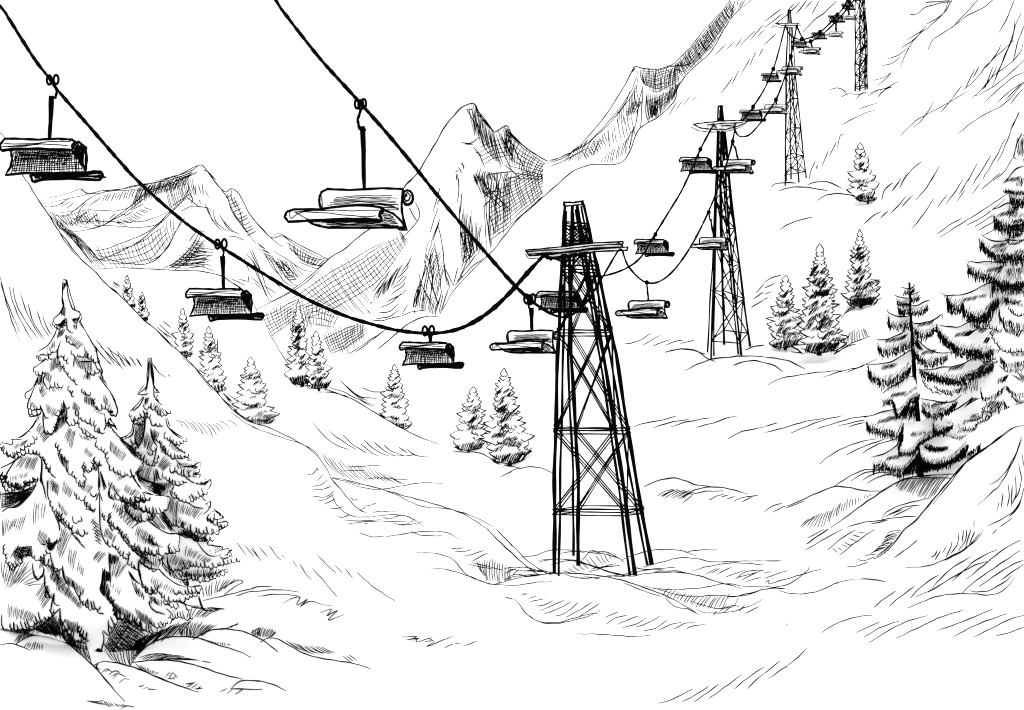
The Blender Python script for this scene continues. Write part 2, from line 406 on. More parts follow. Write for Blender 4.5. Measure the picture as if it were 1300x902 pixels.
# --- foreground of the hillside
S('*','t31',.9,"535,20 600,38 680,35 750,25 820,15 900,11 970,18 1035,52;790,12 850,32 945,33;820,115 890,118 950,130 990,145 1020,170 1050,210 1090,240 1140,258 1200,275 1294,250;890,195 950,198 1020,215 1090,238 1180,272 1294,280;990,95 1020,100 1050,90;1010,113 1060,110 1095,103;1045,130 1090,128 1155,105;1090,165 1130,140 1175,118;1095,168 1150,180 1250,205;1075,175 1120,185 1200,200;1260,340 1294,348")
Hh('*','t31',.9,14,"1110,165 1180,145 1294,190","1140,215 1180,272 1294,255")
S('*','t31',.9,"0,90 45,160;37,90 78,140;85,82 120,130 143,155;150,130 157,140;200,155 225,190;240,173 265,220 298,255;298,193 350,250 422,336;330,135 380,185 418,218;412,180 450,218;462,197 502,245;520,212 600,285 712,358")
S('*','t31',.9,"0,292 50,285 100,285;0,312 100,302 180,305 230,313;28,335 100,325 170,325 230,332;155,368 200,345 240,338 222,378 275,350 240,385 290,358 330,370 395,382;340,415 395,398 372,432 425,405 380,453 458,425")
S('*','t31',.9,"740,537 820,535 770,552 830,542 800,556;835,540 815,562 895,540;910,560 870,585 1000,532;880,545 900,555 860,560;958,590 1000,572 1042,567;1055,582 1118,558")
S('F','t31',1.4,"0,530 40,545 90,580 130,612;40,563 80,542 120,545 170,570 250,615 330,640 440,658 520,672 590,695")
Hh('F','t31',.9,15,"0,500 60,485 130,510","0,530 60,540 100,540")
Hh('F','t31',.9,12,"165,555 260,580 350,585","230,600 300,620 425,620")
S('F','t31',.9,"450,632 490,660;470,630 505,658;483,625 522,655");S('F','t31',1.3,"0,752 60,760 120,780 170,805");S('F','t31',.9,"0,798 55,798")
S('F','t30',1.1,"0,575 40,570 80,575 150,603;490,665 480,685 500,700;1150,795 1180,765 1230,752 1294,760;1150,795 1294,798")
S('F','t30',1.6,"80,572 130,540 190,525 250,530 310,555 370,595 420,640 465,680 510,730 560,790 620,858;465,680 490,665 540,660 620,675 700,700 780,735 880,775 990,812;640,685 700,610 760,565 830,540 920,535 1000,545 1080,575 1180,605 1250,638;660,665 730,655 820,652 900,660 1000,685 1100,720 1208,747;960,550 1030,510 1100,497 1180,503 1240,520 1294,548")
S('F','t30',.9,"505,715 530,695 560,712;540,725 570,705 600,715;560,745 590,720 625,735;590,765 620,745 645,750;520,710 545,695;550,735 590,712;690,785 720,778;710,795 740,785;740,798 780,798;690,785 700,778;735,795 750,790")
Hh('F','t30',.9,14,"770,620 850,625 1000,655","690,650 780,655 900,650")
Hh('F','t30',.9,12,"670,665 800,715","700,700 780,725")
S('F','t30',.9,"820,740 850,705;840,745 860,715 885,740;830,745 870,740;860,750 880,725;690,640 780,620 920,635;1000,655 1050,665")
S('F','t30',.9,"930,785 975,760;950,792 990,768;970,795 1010,790;985,800 1000,780;920,770 970,765;1095,810 1130,792;1130,820 1160,795;1170,822 1215,795")
Hh('F','t30',.9,15,"430,855 520,855 620,872","470,862 550,885 640,885")
S('F','t30',.9,"430,855 480,858 520,850;600,895 630,880 670,885")
Hh('F','t30',.9,8,"130,565 175,562 215,575","110,590 160,598 215,600")
Hh('F','t30',.9,12,"1020,555 1070,560 1140,570","990,545 1060,575 1160,582")
S('F','t30',.9,"1010,355 1100,335 1180,315 1294,285;1020,405 1115,398;1115,325 1180,280 1210,262 1180,255 1080,310;1175,332 1250,310 1294,310;1180,68 1225,130;1215,80 1265,135;1245,95 1294,148;1150,490 1190,465;1130,490 1185,475;1250,515 1294,490;1265,525 1294,505;1275,535 1294,520;990,330 1010,390 1025,405 1050,390 1115,400")
Hh('F','t30',.9,10,"1000,290 1080,255 1180,248","1010,340 1060,330 1130,290")
Hh('F','t30',.9,10,"880,415 980,390 1110,400","900,450 980,440 1020,440")  # shadow under the fir, drawn as ink hatching
Hh('F','t30',.9,18,"880,490 980,460 1080,480","900,530 960,540 1010,530")
Hh('F','t30',.9,24,"760,520 880,470 960,455","640,665 720,580 900,530",.03)
Hh('F','t30',.9,16,"520,610 640,600 760,520","560,655 640,680 720,590",.03)
Hh('F','t30',.9,20,"90,530 180,500 300,490","60,570 200,520 320,550",.03)
Hh('F','t30',.9,14,"300,490 380,560 440,600","310,550 380,600 460,670",.03)
S('F','t20',.9,"760,90 800,140 830,155;835,140 850,152;475,0 530,70 560,95;500,0 570,70 610,110;530,5 600,60 625,100;580,20 650,100;645,50 680,100;680,58 708,103;610,40 650,95;1110,235 1150,275")
Hh('F','t20',.9,12,"860,365 960,375 1060,383 1130,362","900,400 1080,460 1120,415 1185,393",-.1)
S('F','a1',.9,"0,0 30,130 80,270 160,460;5,60 60,250 100,380 160,535;75,90 100,200 160,350 260,530;110,100 130,220 200,360 310,515;165,135 210,280 280,420 345,520;230,225 260,350 320,460 365,525;305,290 340,400 405,505;350,325 380,420 425,490;400,375 435,442;785,525 860,620 940,730;780,590 840,660 905,722;880,580 930,660 1005,765;960,635 1000,710 1035,750;1008,650 1075,740;1060,658 1110,730;1115,678 1160,750;1255,730 1285,770")
S('*','a1',.8,"925,50 985,88;920,60 970,110")
S('*','t10',.8,"560,540 600,570;810,735 850,770;790,750 855,810;780,765 840,820;810,790 860,825")
S('*','t20',.8,"1110,230 1160,280;1130,235 1180,270;1120,245 1150,285")
# --- far mountain
S('A','t10',.7,"190,150 240,150 330,130 420,110 500,90 600,80 680,60 760,50 840,35 940,0;250,198 330,195 380,180 440,130 520,95 640,85 760,80 880,40 980,0;300,220 350,210 420,185 500,187 580,188 640,170 720,110 800,75 880,50 920,25;290,275 380,290 440,280 520,255 580,215 650,165 720,105 800,80;330,210 400,240 500,240 620,245 720,238 800,210 850,190;430,265 520,262 600,265 680,272 760,262 820,240;380,260 470,275 560,235 650,180 760,90;445,388 520,380 600,350 680,320 740,290 800,240 860,180 920,130;430,440 500,430 600,390 700,335 780,265 850,200 930,115;470,400 580,440 690,455 750,445 800,410 850,340 880,280 920,225;745,440 820,390 860,320 900,240;840,475 900,440 960,380 1000,310;870,480 930,440 980,380 1020,330;810,475 880,440 950,370 990,300;900,460 1000,465 1070,490;910,445 1050,460;920,430 1045,430;940,410 1060,410;960,390 1060,395;970,375 1070,380;850,170 920,120 950,100;900,190 960,165 1040,175 1050,190;930,120 980,160 1000,170;435,365 460,410 520,440;400,80 420,95 450,108;200,155 240,170 320,150;260,200 300,215 360,200")
S('A','t10',.7,"430,150 400,180 380,230;480,130 440,170;500,120 470,150;300,170 350,140;290,160 340,130;330,175 370,145;350,200 420,150;360,260 430,190;375,230 440,190;420,260 490,200;440,240 480,260;470,220 500,260;540,230 580,200;560,240 610,250;600,205 640,210;620,215 660,190;650,185 700,160;690,160 720,155")
Hh('A','t10',.7,26,"520,105 640,85 760,60 900,20","500,140 620,135 760,110 880,75")
Hh('A','t10',.7,30,"690,62 960,-2","650,175 780,110 920,65",.03)
Hh('A','t10',.7,16,"820,60 960,25","850,190 980,100",.04)
Hh('A','t10',.7,24,"440,370 560,360 640,345 730,310 800,270 870,220","500,450 600,470 690,465 760,440 820,380 880,300",.04)  # shadow on the mountain face, drawn as ink cross-hatching
Rr('A','t10',.7,4,"460,395 560,380 700,330 830,240","500,460 640,460 760,440 880,280",.4)
Hh('A','t10',.7,14,"270,200 340,205 400,185 480,185","330,260 370,270 430,240 500,240")
Rr('A','t10',.8,6,"205,160 290,270 380,330 470,480","310,220 360,290 420,340 540,480",.4)
Hh('A','t10',.7,14,"270,210 340,290 400,350","290,270 370,340 470,460")
Hh('A','t10',.7,10,"840,470 900,400 960,330","900,480 950,440 1020,370")
S('A','t00',.7,"775,902 860,880 930,860 995,822;850,895 930,870 960,850;870,902 960,865 985,858;1000,845 1040,860 1075,900;940,862 965,848;900,895 950,870")
S('A','t10',.7,"1045,5 1100,80 1130,120 1160,200 1210,270 1255,330;1130,100 1150,170 1200,250 1240,300;960,50 965,90;985,50 1000,100;1005,50 1015,110;1020,80 1040,125;975,60 970,110;1020,150 1050,220 1100,285;1060,180 1080,250 1140,290;1090,200 1130,270 1160,295;1110,235 1160,290 1190,300;1140,315 1180,318 1215,335;975,285 1010,290 1025,298;940,340 980,290 1000,300;1155,80 1150,120 1180,180;1165,120 1200,210 1210,280;1225,400 1260,440 1294,500;1215,420 1240,490;1240,380 1294,480;1150,525 1220,560;1160,545 1210,580;1190,530 1240,540;1235,510 1240,540;1110,520 1160,560 1200,600;1000,155 990,130;1030,170 1060,240;930,50 940,80 920,110;945,100 960,130 950,150")
S('A','t11',.7,"0,225 50,275 90,320 140,360 155,365;100,320 130,300 180,325 240,360 300,390 360,420 400,430;170,345 240,390 310,425 375,435;180,370 240,410 330,440;205,390 250,430 330,460;225,420 280,450 370,465;235,440 300,470 350,475;110,390 190,440 250,480 300,490;0,330 20,350;30,375 80,420 120,480 160,540 220,575;60,400 110,480 150,520;100,420 150,490 200,550 240,565;110,435 200,520;130,425 210,500;140,440 230,520;0,380 40,480 75,580 100,620;0,430 30,500 60,580 90,640;10,470 70,610;10,540 50,580;0,520 45,560;100,530 150,580;60,560 120,600")
Hh('A','t11',.7,9,"110,430 150,430 210,450","150,520 220,530 270,520")
# --- pointed mountain
S('B','t11',.8,"100,640 200,590 280,535 340,478;765,60 800,30;780,170 810,225 825,240;810,140 835,200 825,235 795,275 740,330;785,175 800,210;730,280 775,350;745,310 760,340")
S('B','t01',.8,"1115,540 1200,650;1065,540 1100,600 1110,660;1090,540 1130,640 1150,720 1200,790;1110,600 1160,740;1040,710 1080,715 1110,700 1130,680;1060,718 1100,720;1100,730 1130,770 1160,835;1110,755 1150,780;1010,860 1030,845;1015,865 1020,902;1025,830 1045,865;1035,810 1060,830;1045,805 1055,850;1100,865 1110,902;1120,880 1130,902;1170,855 1200,902;1170,870 1294,855;1215,670 1240,740 1294,850;1240,680 1294,780;1260,640 1294,740;1270,640 1294,690;1205,665 1215,720 1250,820;1070,545 1095,545;1115,525 1150,600 1205,655")
Hh('B','t01',.8,17,"1075,530 1110,530 1150,600 1205,665","1105,670 1170,740 1210,800 1250,850",.03)
Rr('B','t01',.7,5,"1110,740 1180,700 1250,680","1150,830 1200,800 1294,780",.4)
Hh('B','t01',.8,8,"1220,650 1290,640","1260,740 1294,780")
Rr('B','t02',.8,8,"0,635 100,735 220,820 300,875","0,900 120,900 220,897 270,895",.5)
Hh('B','t02',.8,22,"10,650 90,720 180,790 290,870","0,800 40,830 130,902 230,902",.05)
S('B','t02',.9,"0,640 60,700 120,745 190,790 260,830;20,670 60,760 105,845;0,690 50,800;0,820 60,870 90,902;0,740 40,800;0,630 70,705 160,775")
Rr('B','t12',.8,13,"0,30 60,10 130,-20","0,295 150,160 330,0",.5)
Hh('B','t12',.8,18,"-60,0 100,-10 260,-10","-10,190 130,180 270,50",.04)
Hh('B','t11',.8,14,"1170,0 1294,10","1165,370 1290,260",.05)
Rr('B','t11',.8,11,"1170,100 1294,40","1180,350 1294,265",.5)
S('B','t11',.8,"1105,10 1120,60;1120,10 1140,70;1130,20 1165,65;1150,170 1200,120;1150,100 1200,130 1240,170;1165,200 1190,370;1180,200 1210,300;1190,120 1230,230;1200,100 1260,160 1294,190;1150,120 1200,90 1250,100;1190,0 1220,60 1180,120")
S('B','t11',1.8,"1150,52 1162,62")
Hh('B','t11',.8,8,"1045,170 1095,200","1040,470 1110,400",.04);Rr('B','t11',.7,9,"1030,290 1110,280","1040,470 1115,400",.4)
S('B','t11',.8,"1020,0 1030,70 1020,150;1045,95 1035,200;1030,160 1040,300 1060,390 1040,480;935,70 900,200;940,110 920,160;925,170 885,300;935,225 890,350;925,260 945,350 955,440 960,500 975,560;930,250 900,340;905,340 930,480 940,580;865,400 890,470 900,560 925,650;870,410 840,560 810,670;895,380 860,550 850,670;900,400 880,500 860,620;830,500 850,570 900,660;870,460 800,670;855,430 900,580 920,640;955,440 970,540;965,480 1000,560;970,520 985,570;1025,470 1000,560;945,580 910,710;950,600 930,700;980,570 935,700;1100,370 1070,440 1035,510;1120,400 1060,480 1020,540;1150,425 1080,480 1010,560;1115,380 1090,420;1140,340 1145,400;1035,510 1050,520;1095,350 1080,440;1085,300 1100,380;840,530 810,620 800,670;825,570 820,660;905,440 895,560 880,650")
Hh('B','t11',.8,26,"240,575 330,510 400,460 480,430 580,410 640,360 740,290","370,660 460,700 560,700 590,640 620,560 680,490 770,350",.04,.05)
Rr('B','t11',.8,8,"100,660 240,590 350,500 460,440 620,350 720,320","220,740 400,690 540,610 620,560 690,480 780,330",.5)
Hh('B','t11',.8,14,"40,700 140,650 300,700","110,830 170,760 250,850",.04);Rr('B','t11',.8,7,"40,710 120,680 220,620","80,830 180,760 230,720",.4)
Hh('B','t11',.8,12,"240,640 340,650 440,700","270,760 350,760 400,780",.04);Rr('B','t11',.7,4,"240,650 330,640 440,690","280,760 340,770 400,780",.4)
Hh('B','t11',.8,16,"340,800 430,770 560,740","390,902 470,900 560,820",.04);Rr('B','t11',.8,7,"340,830 440,780 560,730","400,902 460,880 600,780",.4)
S('D','t11',.8,"500,902 600,830 680,765;480,902 560,850 640,795;745,710 800,690 860,683")
S('B','t11',.8,"745,705 775,655;805,700 810,680;600,590 650,530 690,480;620,600 680,500;590,730 640,735 700,720 740,710;615,725 680,715 735,680;630,695 680,690 730,650;640,670 700,640 740,600;670,640 750,600 765,575;690,605 740,570 765,540;700,575 750,540 770,510;715,550 760,510;720,525 760,490 785,460;740,500 790,430;770,470 790,420;585,650 600,640;570,680 590,700")
# --- rocky ridge
S('C','t02',.9,"210,815 310,770 400,725 470,660 560,560 630,460 660,380 665,350;230,812 300,785 360,745;400,730 500,640 590,540 650,450 665,390;690,430 670,520 660,600 640,650 600,720;690,440 685,540 680,640;710,470 705,560 720,610;715,600 745,560 730,520;230,830 300,800 420,735;630,450 600,520 560,570")
S('C','t02',2.2,"640,362 652,336")
Hh('C','t02',.9,10,"640,510 690,500","600,580 660,570",.03);Hh('C','t02',.8,18,"350,740 420,690 500,690","290,815 370,800 460,770",.03)
Hh('C','t02',.8,13,"490,780 600,700 660,620","480,815 560,805 630,740",.03);Hh('C','t02',.8,8,"510,640 560,600 640,560","520,730 600,700 660,660",.03)
Hh('C','t02',.95,27,"670,340 760,345 840,330 890,290","690,420 750,460 800,460 870,420",.05);Rr('C','t02',1.0,9,"670,350 760,350 890,310","700,440 760,465 880,400",.8)
Hh('C','t02',.95,24,"700,470 800,460 880,400","715,600 780,575 850,480",.03);Hh('C','t02',.9,10,"720,500 780,480","730,590 760,580",.03);Rr('C','t02',.8,4,"700,500 780,470 840,450","730,570 780,540 840,480",.5)
Hh('C','t02',.95,46,"860,325 900,260 960,200 1020,130 1080,60 1125,0","885,395 940,330 1000,285 1060,200 1120,120 1160,50",.04)
Rr('C','t02',1.0,9,"860,335 930,240 1000,160 1060,85 1125,5","890,390 960,315 1040,235 1110,130 1165,55",.8)
Hh('C','t02',.9,20,"870,310 960,215 1110,20","900,380 1000,270 1130,60",.15)
S('C','t02',1.0,"1150,0 1140,40 1130,90;1165,0 1160,30;1185,0 1165,50;1200,0 1175,40;860,330 940,310 1000,220 1010,160;820,330 890,325;850,345 890,360")
# --- right slope marks
S('D','t02',.9,"820,575 860,510;855,550 890,500;890,525 930,480;930,505 962,475;1045,278 1105,222;1110,245 1145,210;1150,235 1185,190;1175,225 1250,155;1225,200 1290,125;1260,185 1294,150;1080,465 1140,385;1135,420 1170,350;1180,370 1225,290;1222,330 1255,255;1268,280 1290,240")
S('D','t03',.9,"0,110 85,45;0,140 90,70;35,140 130,60 180,10;120,50 150,20;160,68 215,0;205,45 240,0;240,70 275,0;195,160 240,110 310,55 360,5;0,225 60,170;800,14 870,8 925,5;730,75 760,70 800,40 860,20 935,8;725,70 745,75;935,0 900,60 840,105 805,122;920,0 890,70 820,135 770,175 720,240 675,342;805,130 770,165 708,200;770,175 730,210 680,242;715,240 670,275 608,297;685,280 640,315 582,330;1140,0 1090,40 1010,80 960,120;1065,0 1010,60 935,140;975,110 900,160 840,200 815,250;1245,0 1210,90 1168,165;1280,65 1250,130 1230,200 1160,370 1135,435;1245,100 1240,180 1200,280 1150,400;1294,130 1260,220 1240,310")
S('D','t03',.9,"1180,220 1150,280 1095,345;1245,200 1180,260 1110,325 1050,400 990,450;1290,215 1270,270 1210,330 1140,380 1070,460 1030,490;1160,330 1130,390 1090,445;1140,330 1100,440;1070,330 1040,390;1050,345 1000,445;1294,300 1220,370 1130,440 1050,480;1294,360 1220,400 1095,512;1294,410 1230,450 1160,512;1280,420 1200,500;1290,440 1225,520;1294,410 1200,515 1120,560 1050,600 960,670;985,425 930,500 880,560;1020,450 940,500 860,545 760,600 680,675;845,505 800,580 742,640;540,405 600,385 635,362;560,430 600,400 632,365;470,545 570,512;375,627 430,600 490,570 550,550;400,672 380,675 365,740;360,705 325,780;320,750 288,830;270,820 258,845;255,800 235,850 225,890;695,895 740,840 785,805;672,895 680,890;830,902 875,825;1015,902 1065,808;1050,902 1130,775;1095,880 1150,790 1200,690;1160,810 1190,750 1230,650 1270,555;1225,645 1270,560;1140,902 1200,850 1240,780")
S('D','t03',1.2,"325,450 360,440 395,450 415,472;380,485 420,470 480,472 500,468;460,495 480,470 520,460;515,482 560,455 610,440 675,402;565,488 600,450 635,437;525,465 570,450 635,435")
S('D','t13',1.3,"35,70 60,52 120,48 160,50;75,88 130,72 200,70 260,78 315,88;218,58 270,43 330,48 389,78;265,135 310,110 370,102 430,110 490,130 535,145")
S('D','t13',.9,"80,282 120,255 190,230 242,220;495,255 540,215 585,188;578,222 618,188;628,202 670,160 708,112;685,170 740,108;755,135 810,70 850,0;735,278 790,210 845,125;862,170 910,110;905,155 960,80 990,30;960,142 1000,80;970,105 1000,60 1035,0;1035,60 1075,0;1035,105 1080,45;1085,80 1140,30 1175,0;1090,30 1105,0;862,305 920,260 985,225;875,320 960,265 1080,190 1215,100;1005,262 1100,210 1200,130;1048,268 1130,215 1200,165;1065,285 1150,240;1090,310 1160,275")
S('D','t13',1.3,"585,135 600,85 640,48;638,90 678,35;675,75 690,40 720,0;385,720 430,670 500,640 585,625;135,890 200,895 300,890")
S('D','t12',.9,"598,850 660,840 730,798;688,858 775,808;740,862 830,825;802,858 860,835 890,832;875,850 950,830;1227,670 1294,630;1240,628 1294,590;1252,600 1294,548")
S('D','t12',1.3,"802,892 870,877 930,880 1000,900;1200,880 1240,865 1294,855")
S('D','t13',.9,"0,545 40,520 85,508;0,572 55,548;0,602 40,590;0,630 20,620;400,700 480,650;370,890 430,850 530,812;340,870 380,860;350,902 400,870 460,850")
Hh('D','t13',.9,12,"400,810 440,780 505,770","380,880 450,840 525,815",.02)
S('D','t22',1.2,"802,30 860,15 930,15 980,35 1010,60 1050,75;898,122 960,90 1040,62 1110,55 1180,48 1294,50;1138,95 1180,80 1240,70 1294,82;695,700 760,670 840,655 900,668 950,688 1020,695;890,750 950,715 1020,700 1100,705 1160,720 1215,735")
S('D','t22',.9,"638,402 700,382 780,368 858,346;740,407 820,380 925,362;828,402 900,378 1028,354;955,403 1060,375 1110,355 1160,348;1115,460 1180,425 1294,402;1018,765 1060,745 1095,735;1080,750 1120,738;1105,760 1150,745;1145,768 1200,750 1265,742;1185,775 1230,750;925,740 1000,722 1095,720;885,782 940,740")
Hh('D','t22',.9,9,"830,710 900,715 960,722","750,745 820,755 885,765")
S('D','t23',1.2,"0,53 60,60 130,75 205,115;0,80 50,95 93,125")
S('D','t23',.9,"20,190 80,160 160,145 260,130 390,120;295,152 400,120 470,105 500,90 560,65;405,132 500,95;0,430 100,405 200,375 305,357;0,400 70,380;130,432 220,395 300,365 390,345;262,410 360,380 450,355 545,345;370,395 480,370 580,345;275,585 340,535 420,495 500,470 560,460;405,543 480,505 560,475 620,455;485,535 560,490 660,460;345,700 420,650 500,615 590,612;430,672 500,630 600,615;485,668 560,630 640,630;510,682 600,640 690,650;0,825 40,795 90,782;40,825 100,798;105,805 210,768;420,400 500,378;600,420 650,410")
S('D','t23',1.3,"90,800 160,778 230,745 290,720 350,698 420,702 500,718 575,720;330,902 400,855 480,795 560,740 620,700 700,660 780,645 950,635")
S('D','t23',.9,"700,660 790,655 950,655;585,860 610,825 680,790 820,755;600,850 700,800 780,790;585,862 680,850 760,845;410,902 500,875 620,865;620,840 690,810;640,845 740,800;530,885 600,870")
Hh('D','t23',.9,24,"230,852 330,810 420,760 530,735","165,902 290,900 400,820 540,740",.03)
Hh('D','t23',.9,18,"680,660 780,650 920,645","650,700 740,740 840,760",.03)
S('H','t23',.9,"1240,408 1100,510 1000,585 930,675 840,785;1285,440 1250,540 1190,640 1125,690;1285,460 1240,570 1180,680 1130,730 1065,790;1190,725 1180,805;1160,815 1170,770;1215,680 1220,745 1210,800;1235,690 1232,800;1250,645 1255,730 1232,790;1265,580 1280,650 1270,720 1240,770;1285,530 1294,600;1290,720 1260,800 1200,850 1110,895;1240,852 1170,900;1294,700 1270,790 1220,850;1045,860 1045,902")
S('*','t33',.9,"1090,0 1070,40 1010,90 940,130 860,168 800,185 700,192;1075,20 1000,100 900,155;1050,10 1020,80;1030,0 1000,100;1010,0 1000,60 965,110;995,0 985,70;970,20 960,80 930,120;935,55 930,90 905,140;910,80 888,120;880,105 850,155;862,105 850,130 828,140;1135,25 1160,0;210,75 260,40 320,0;205,105 290,55 390,0;215,45 300,0;315,105 380,50 460,0;375,130 450,70 550,0;340,95 365,115;365,90 390,110;385,75 420,90;400,65 430,80 450,70;420,45 460,60;440,30 480,40;470,15 510,20;465,148 490,158 550,140;500,130 560,125;410,182 450,187 520,162;645,142 700,105 765,52")
S('*','t33',1.6,"210,75 260,40 320,0;545,148 600,105 650,60")
Hh('*','t33',.9,12,"690,0 640,65 590,105","610,20 580,80 525,125",.08)
S('*','t33',1.0,"70,305 130,320 200,322 280,305 370,265 440,252 520,248 610,263;350,275 385,260;0,158 85,158;0,285 60,288 130,270 200,220 220,200 218,185;20,275 140,240 285,198;0,245 120,205;5,265 25,255 20,275;0,215 45,212;285,517 340,480 400,455 470,435 535,428;455,517 575,462;498,538 580,490 672,457;520,567 620,505 710,460 815,430;658,543 780,485 880,438 995,402;862,505 950,475 1050,435 1140,397;940,537 1060,475 1210,420;1045,537 1150,485 1220,450 1294,428;1155,532 1230,512 1294,487;545,390 600,345 655,308;620,385 680,335 752,283;725,345 790,280 872,225;755,335 840,300 920,250 1000,205 1060,175 1130,155;710,395 780,365 860,335 950,322 1040,322 1120,328 1180,312 1220,275 1250,240;1020,305 1060,312 1120,305 1200,260 1240,225;830,305 870,255 940,190 1035,135;815,315 830,300;935,260 990,210 1060,150 1160,100;1005,250 1080,190 1140,140 1200,95 1280,52;985,318 1050,260 1150,190 1275,105;1070,287 1150,230 1230,180 1294,152;1175,255 1240,210 1290,175;0,720 80,655;20,745 100,690 160,645 215,590")
S('*','t33',1.7,"0,300 50,295 105,297")

# lighter extra tone on the far faces
Hh('A','t10',.8,12,"560,240 640,215 720,165","600,262 680,240 760,180")
Hh('A','t10',.8,14,"330,225 420,215 520,225","350,262 440,255 520,255")
Hh('A','t10',.8,12,"1120,110 1180,220 1240,320","1150,95 1220,200 1290,300")
Hh('A','t10',.8,16,"960,330 900,420 830,472","1010,340 1030,400 1040,455")
Hh('A','t11',.8,16,"20,340 80,420 180,540","60,370 130,440 230,530")
Hh('A','t11',.8,14,"180,340 280,400 380,440","200,400 270,450 340,475")
Hh('B','t11',.8,12,"880,330 930,380 960,480","860,420 890,520 920,640")
Hh('B','t11',.8,12,"1040,300 1090,250 1150,250","1060,430 1110,380 1140,400")
Hh('B','t11',.8,14,"820,560 880,600 940,640","800,680 850,690 920,705")
Hh('B','t01',.8,12,"1120,830 1180,850 1290,870","1100,902 1180,902 1290,902")
Hh('B','t11',.8,12,"1110,0 1170,0","1140,110 1200,120")
Hh('B','t11',.8,12,"640,560 700,500 760,440","600,640 660,600 700,560")
Hh('C','t02',.8,12,"560,560 620,500 660,420","560,640 620,600 680,520")
Hh('C','t02',.8,10,"380,760 450,700 520,640","400,800 470,760 540,700")
# ------------------------------------------------------------ pylons
def cst(Y): return lambda x, y: Y
def lerp(a, b, t): return tuple(a[i] + (b[i] - a[i]) * t for i in range(len(a)))
def rod(mb, pts, rads, wob=0.0, mi=1, seg=10):
    """hand-wobbled steel bar through 3D points"""
    out, rr = [], []
    ph = rnd.uniform(0, 9)
    for i in range(len(pts) - 1):
        for k in range(seg + (i == len(pts) - 2)):
            t = k / seg; p = lerp(pts[i], pts[i + 1], t); r = rads[i] + (rads[i + 1] - rads[i]) * t
            j = i + t
            out.append((p[0] + wob * math.sin(ph + j * 7), p[1] + wob * .5 * math.sin(ph * 2 + j * 5), p[2] + wob * .4 * math.cos(ph + j * 9)))
            rr.append(r * (1 + .16 * math.sin(ph + j * 11)))
    mb.tube(out, rr, mi)

def pylon(origin, label, legs, levels, w_leg, w_br, arm, extras=(), kx=1.0):
    """legs: per corner list of rods, each a list of (px,py,Y) from foot to head; levels: fractions up the leg"""
    root = empty('lattice_pylon', P(*origin))
    tag(root, label, 'pylon', 'lattice pylons carrying the chairlift up the slope')
    o3 = P(*origin)
    def along(c, t):
        q = legs[c][0]; pts = [P(*p) for p in q]
        ys = [p[1] for p in q]
        n = len(pts) - 1
        u = t * n; i = min(n - 1, int(u)); return lerp(pts[i], pts[i + 1], u - i)
    px = origin[2] / F
    for rods in legs:
        mb = MB()
        for k, r in enumerate(rods):
            ww = w_leg[min(k, len(w_leg) - 1)]
            rod(mb, [P(*p) for p in r], [ww * .5 * px * f for f in ([1.05] + [1.0] * (len(r) - 2) + [.75])], wob=.35 * px)
        mb.build('leg', root, (STEEL, STEEL), o3)
    def brace(a, b, nm):
        mb = MB()
        for dz in ((-.75, .75, rnd.uniform(1.6, 2.6)) if origin[2] < 70 else (-.5, .5)):
            off = w_br * 1.0 * px * kx
            A = (a[0] + rnd.uniform(-.6, .6) * px, a[1], a[2] + dz * off * 1.6 + rnd.uniform(-.5, .5) * px)
            B = (b[0] + rnd.uniform(-.6, .6) * px, b[1], b[2] + dz * off * 1.6 + rnd.uniform(-.5, .5) * px)
            d = lerp(A, B, -.03); e = lerp(A, B, 1.03)
            rod(mb, [d, e], [w_br * .5 * px] * 2, wob=.4 * px)
            if kx < .5: break
        mb.build(nm, root, (STEEL, STEEL), o3)
    for i, t in enumerate(levels):
        A, B, Cc, D = (along(c, t) for c in range(4))
        for a, b in ((A, D), (B, Cc), (A, B), (D, Cc)): brace(a, b, 'horizontal_brace')
        if i + 1 < len(levels):
            t2 = levels[i + 1]
            A2, B2, C2, D2 = (along(c, t2) for c in range(4))
            for a, b in ((A, D2), (D, A2), (B, C2), (Cc, B2), (D, C2)): brace(a, b, 'diagonal_brace')
    # crossarm: white box plate with dark edges
    mb = MB()
    for pts, Y, th in arm['plates']:
        q = [P(x, y, Y) for x, y in pts]
        mb.poly(q, th, 0)
        for dy in (0, th):
            rod(mb, [(p[0], p[1] + dy, p[2]) for p in q + [q[0]]], [arm['w'] * .5 * px] * (len(q) + 1), wob=.3 * px, seg=6)
    for pts, Y, ww in arm['bars']:
        rod(mb, [P(x, y, Y) for x, y in pts], [ww * .5 * px] * len(pts), wob=.35 * px, seg=6)
    mb.build('crossarm', root, (PAINT, STEEL), o3)
    if arm.get('cap'):
        mb = MB()
        for pts, Y, ww in arm['cap']: rod(mb, [P(x, y, Y) for x, y in pts], [ww * .5 * px] * len(pts), wob=.3 * px, seg=5)
        mb.build('top_cap', root, (STEEL, STEEL), o3)
    return root

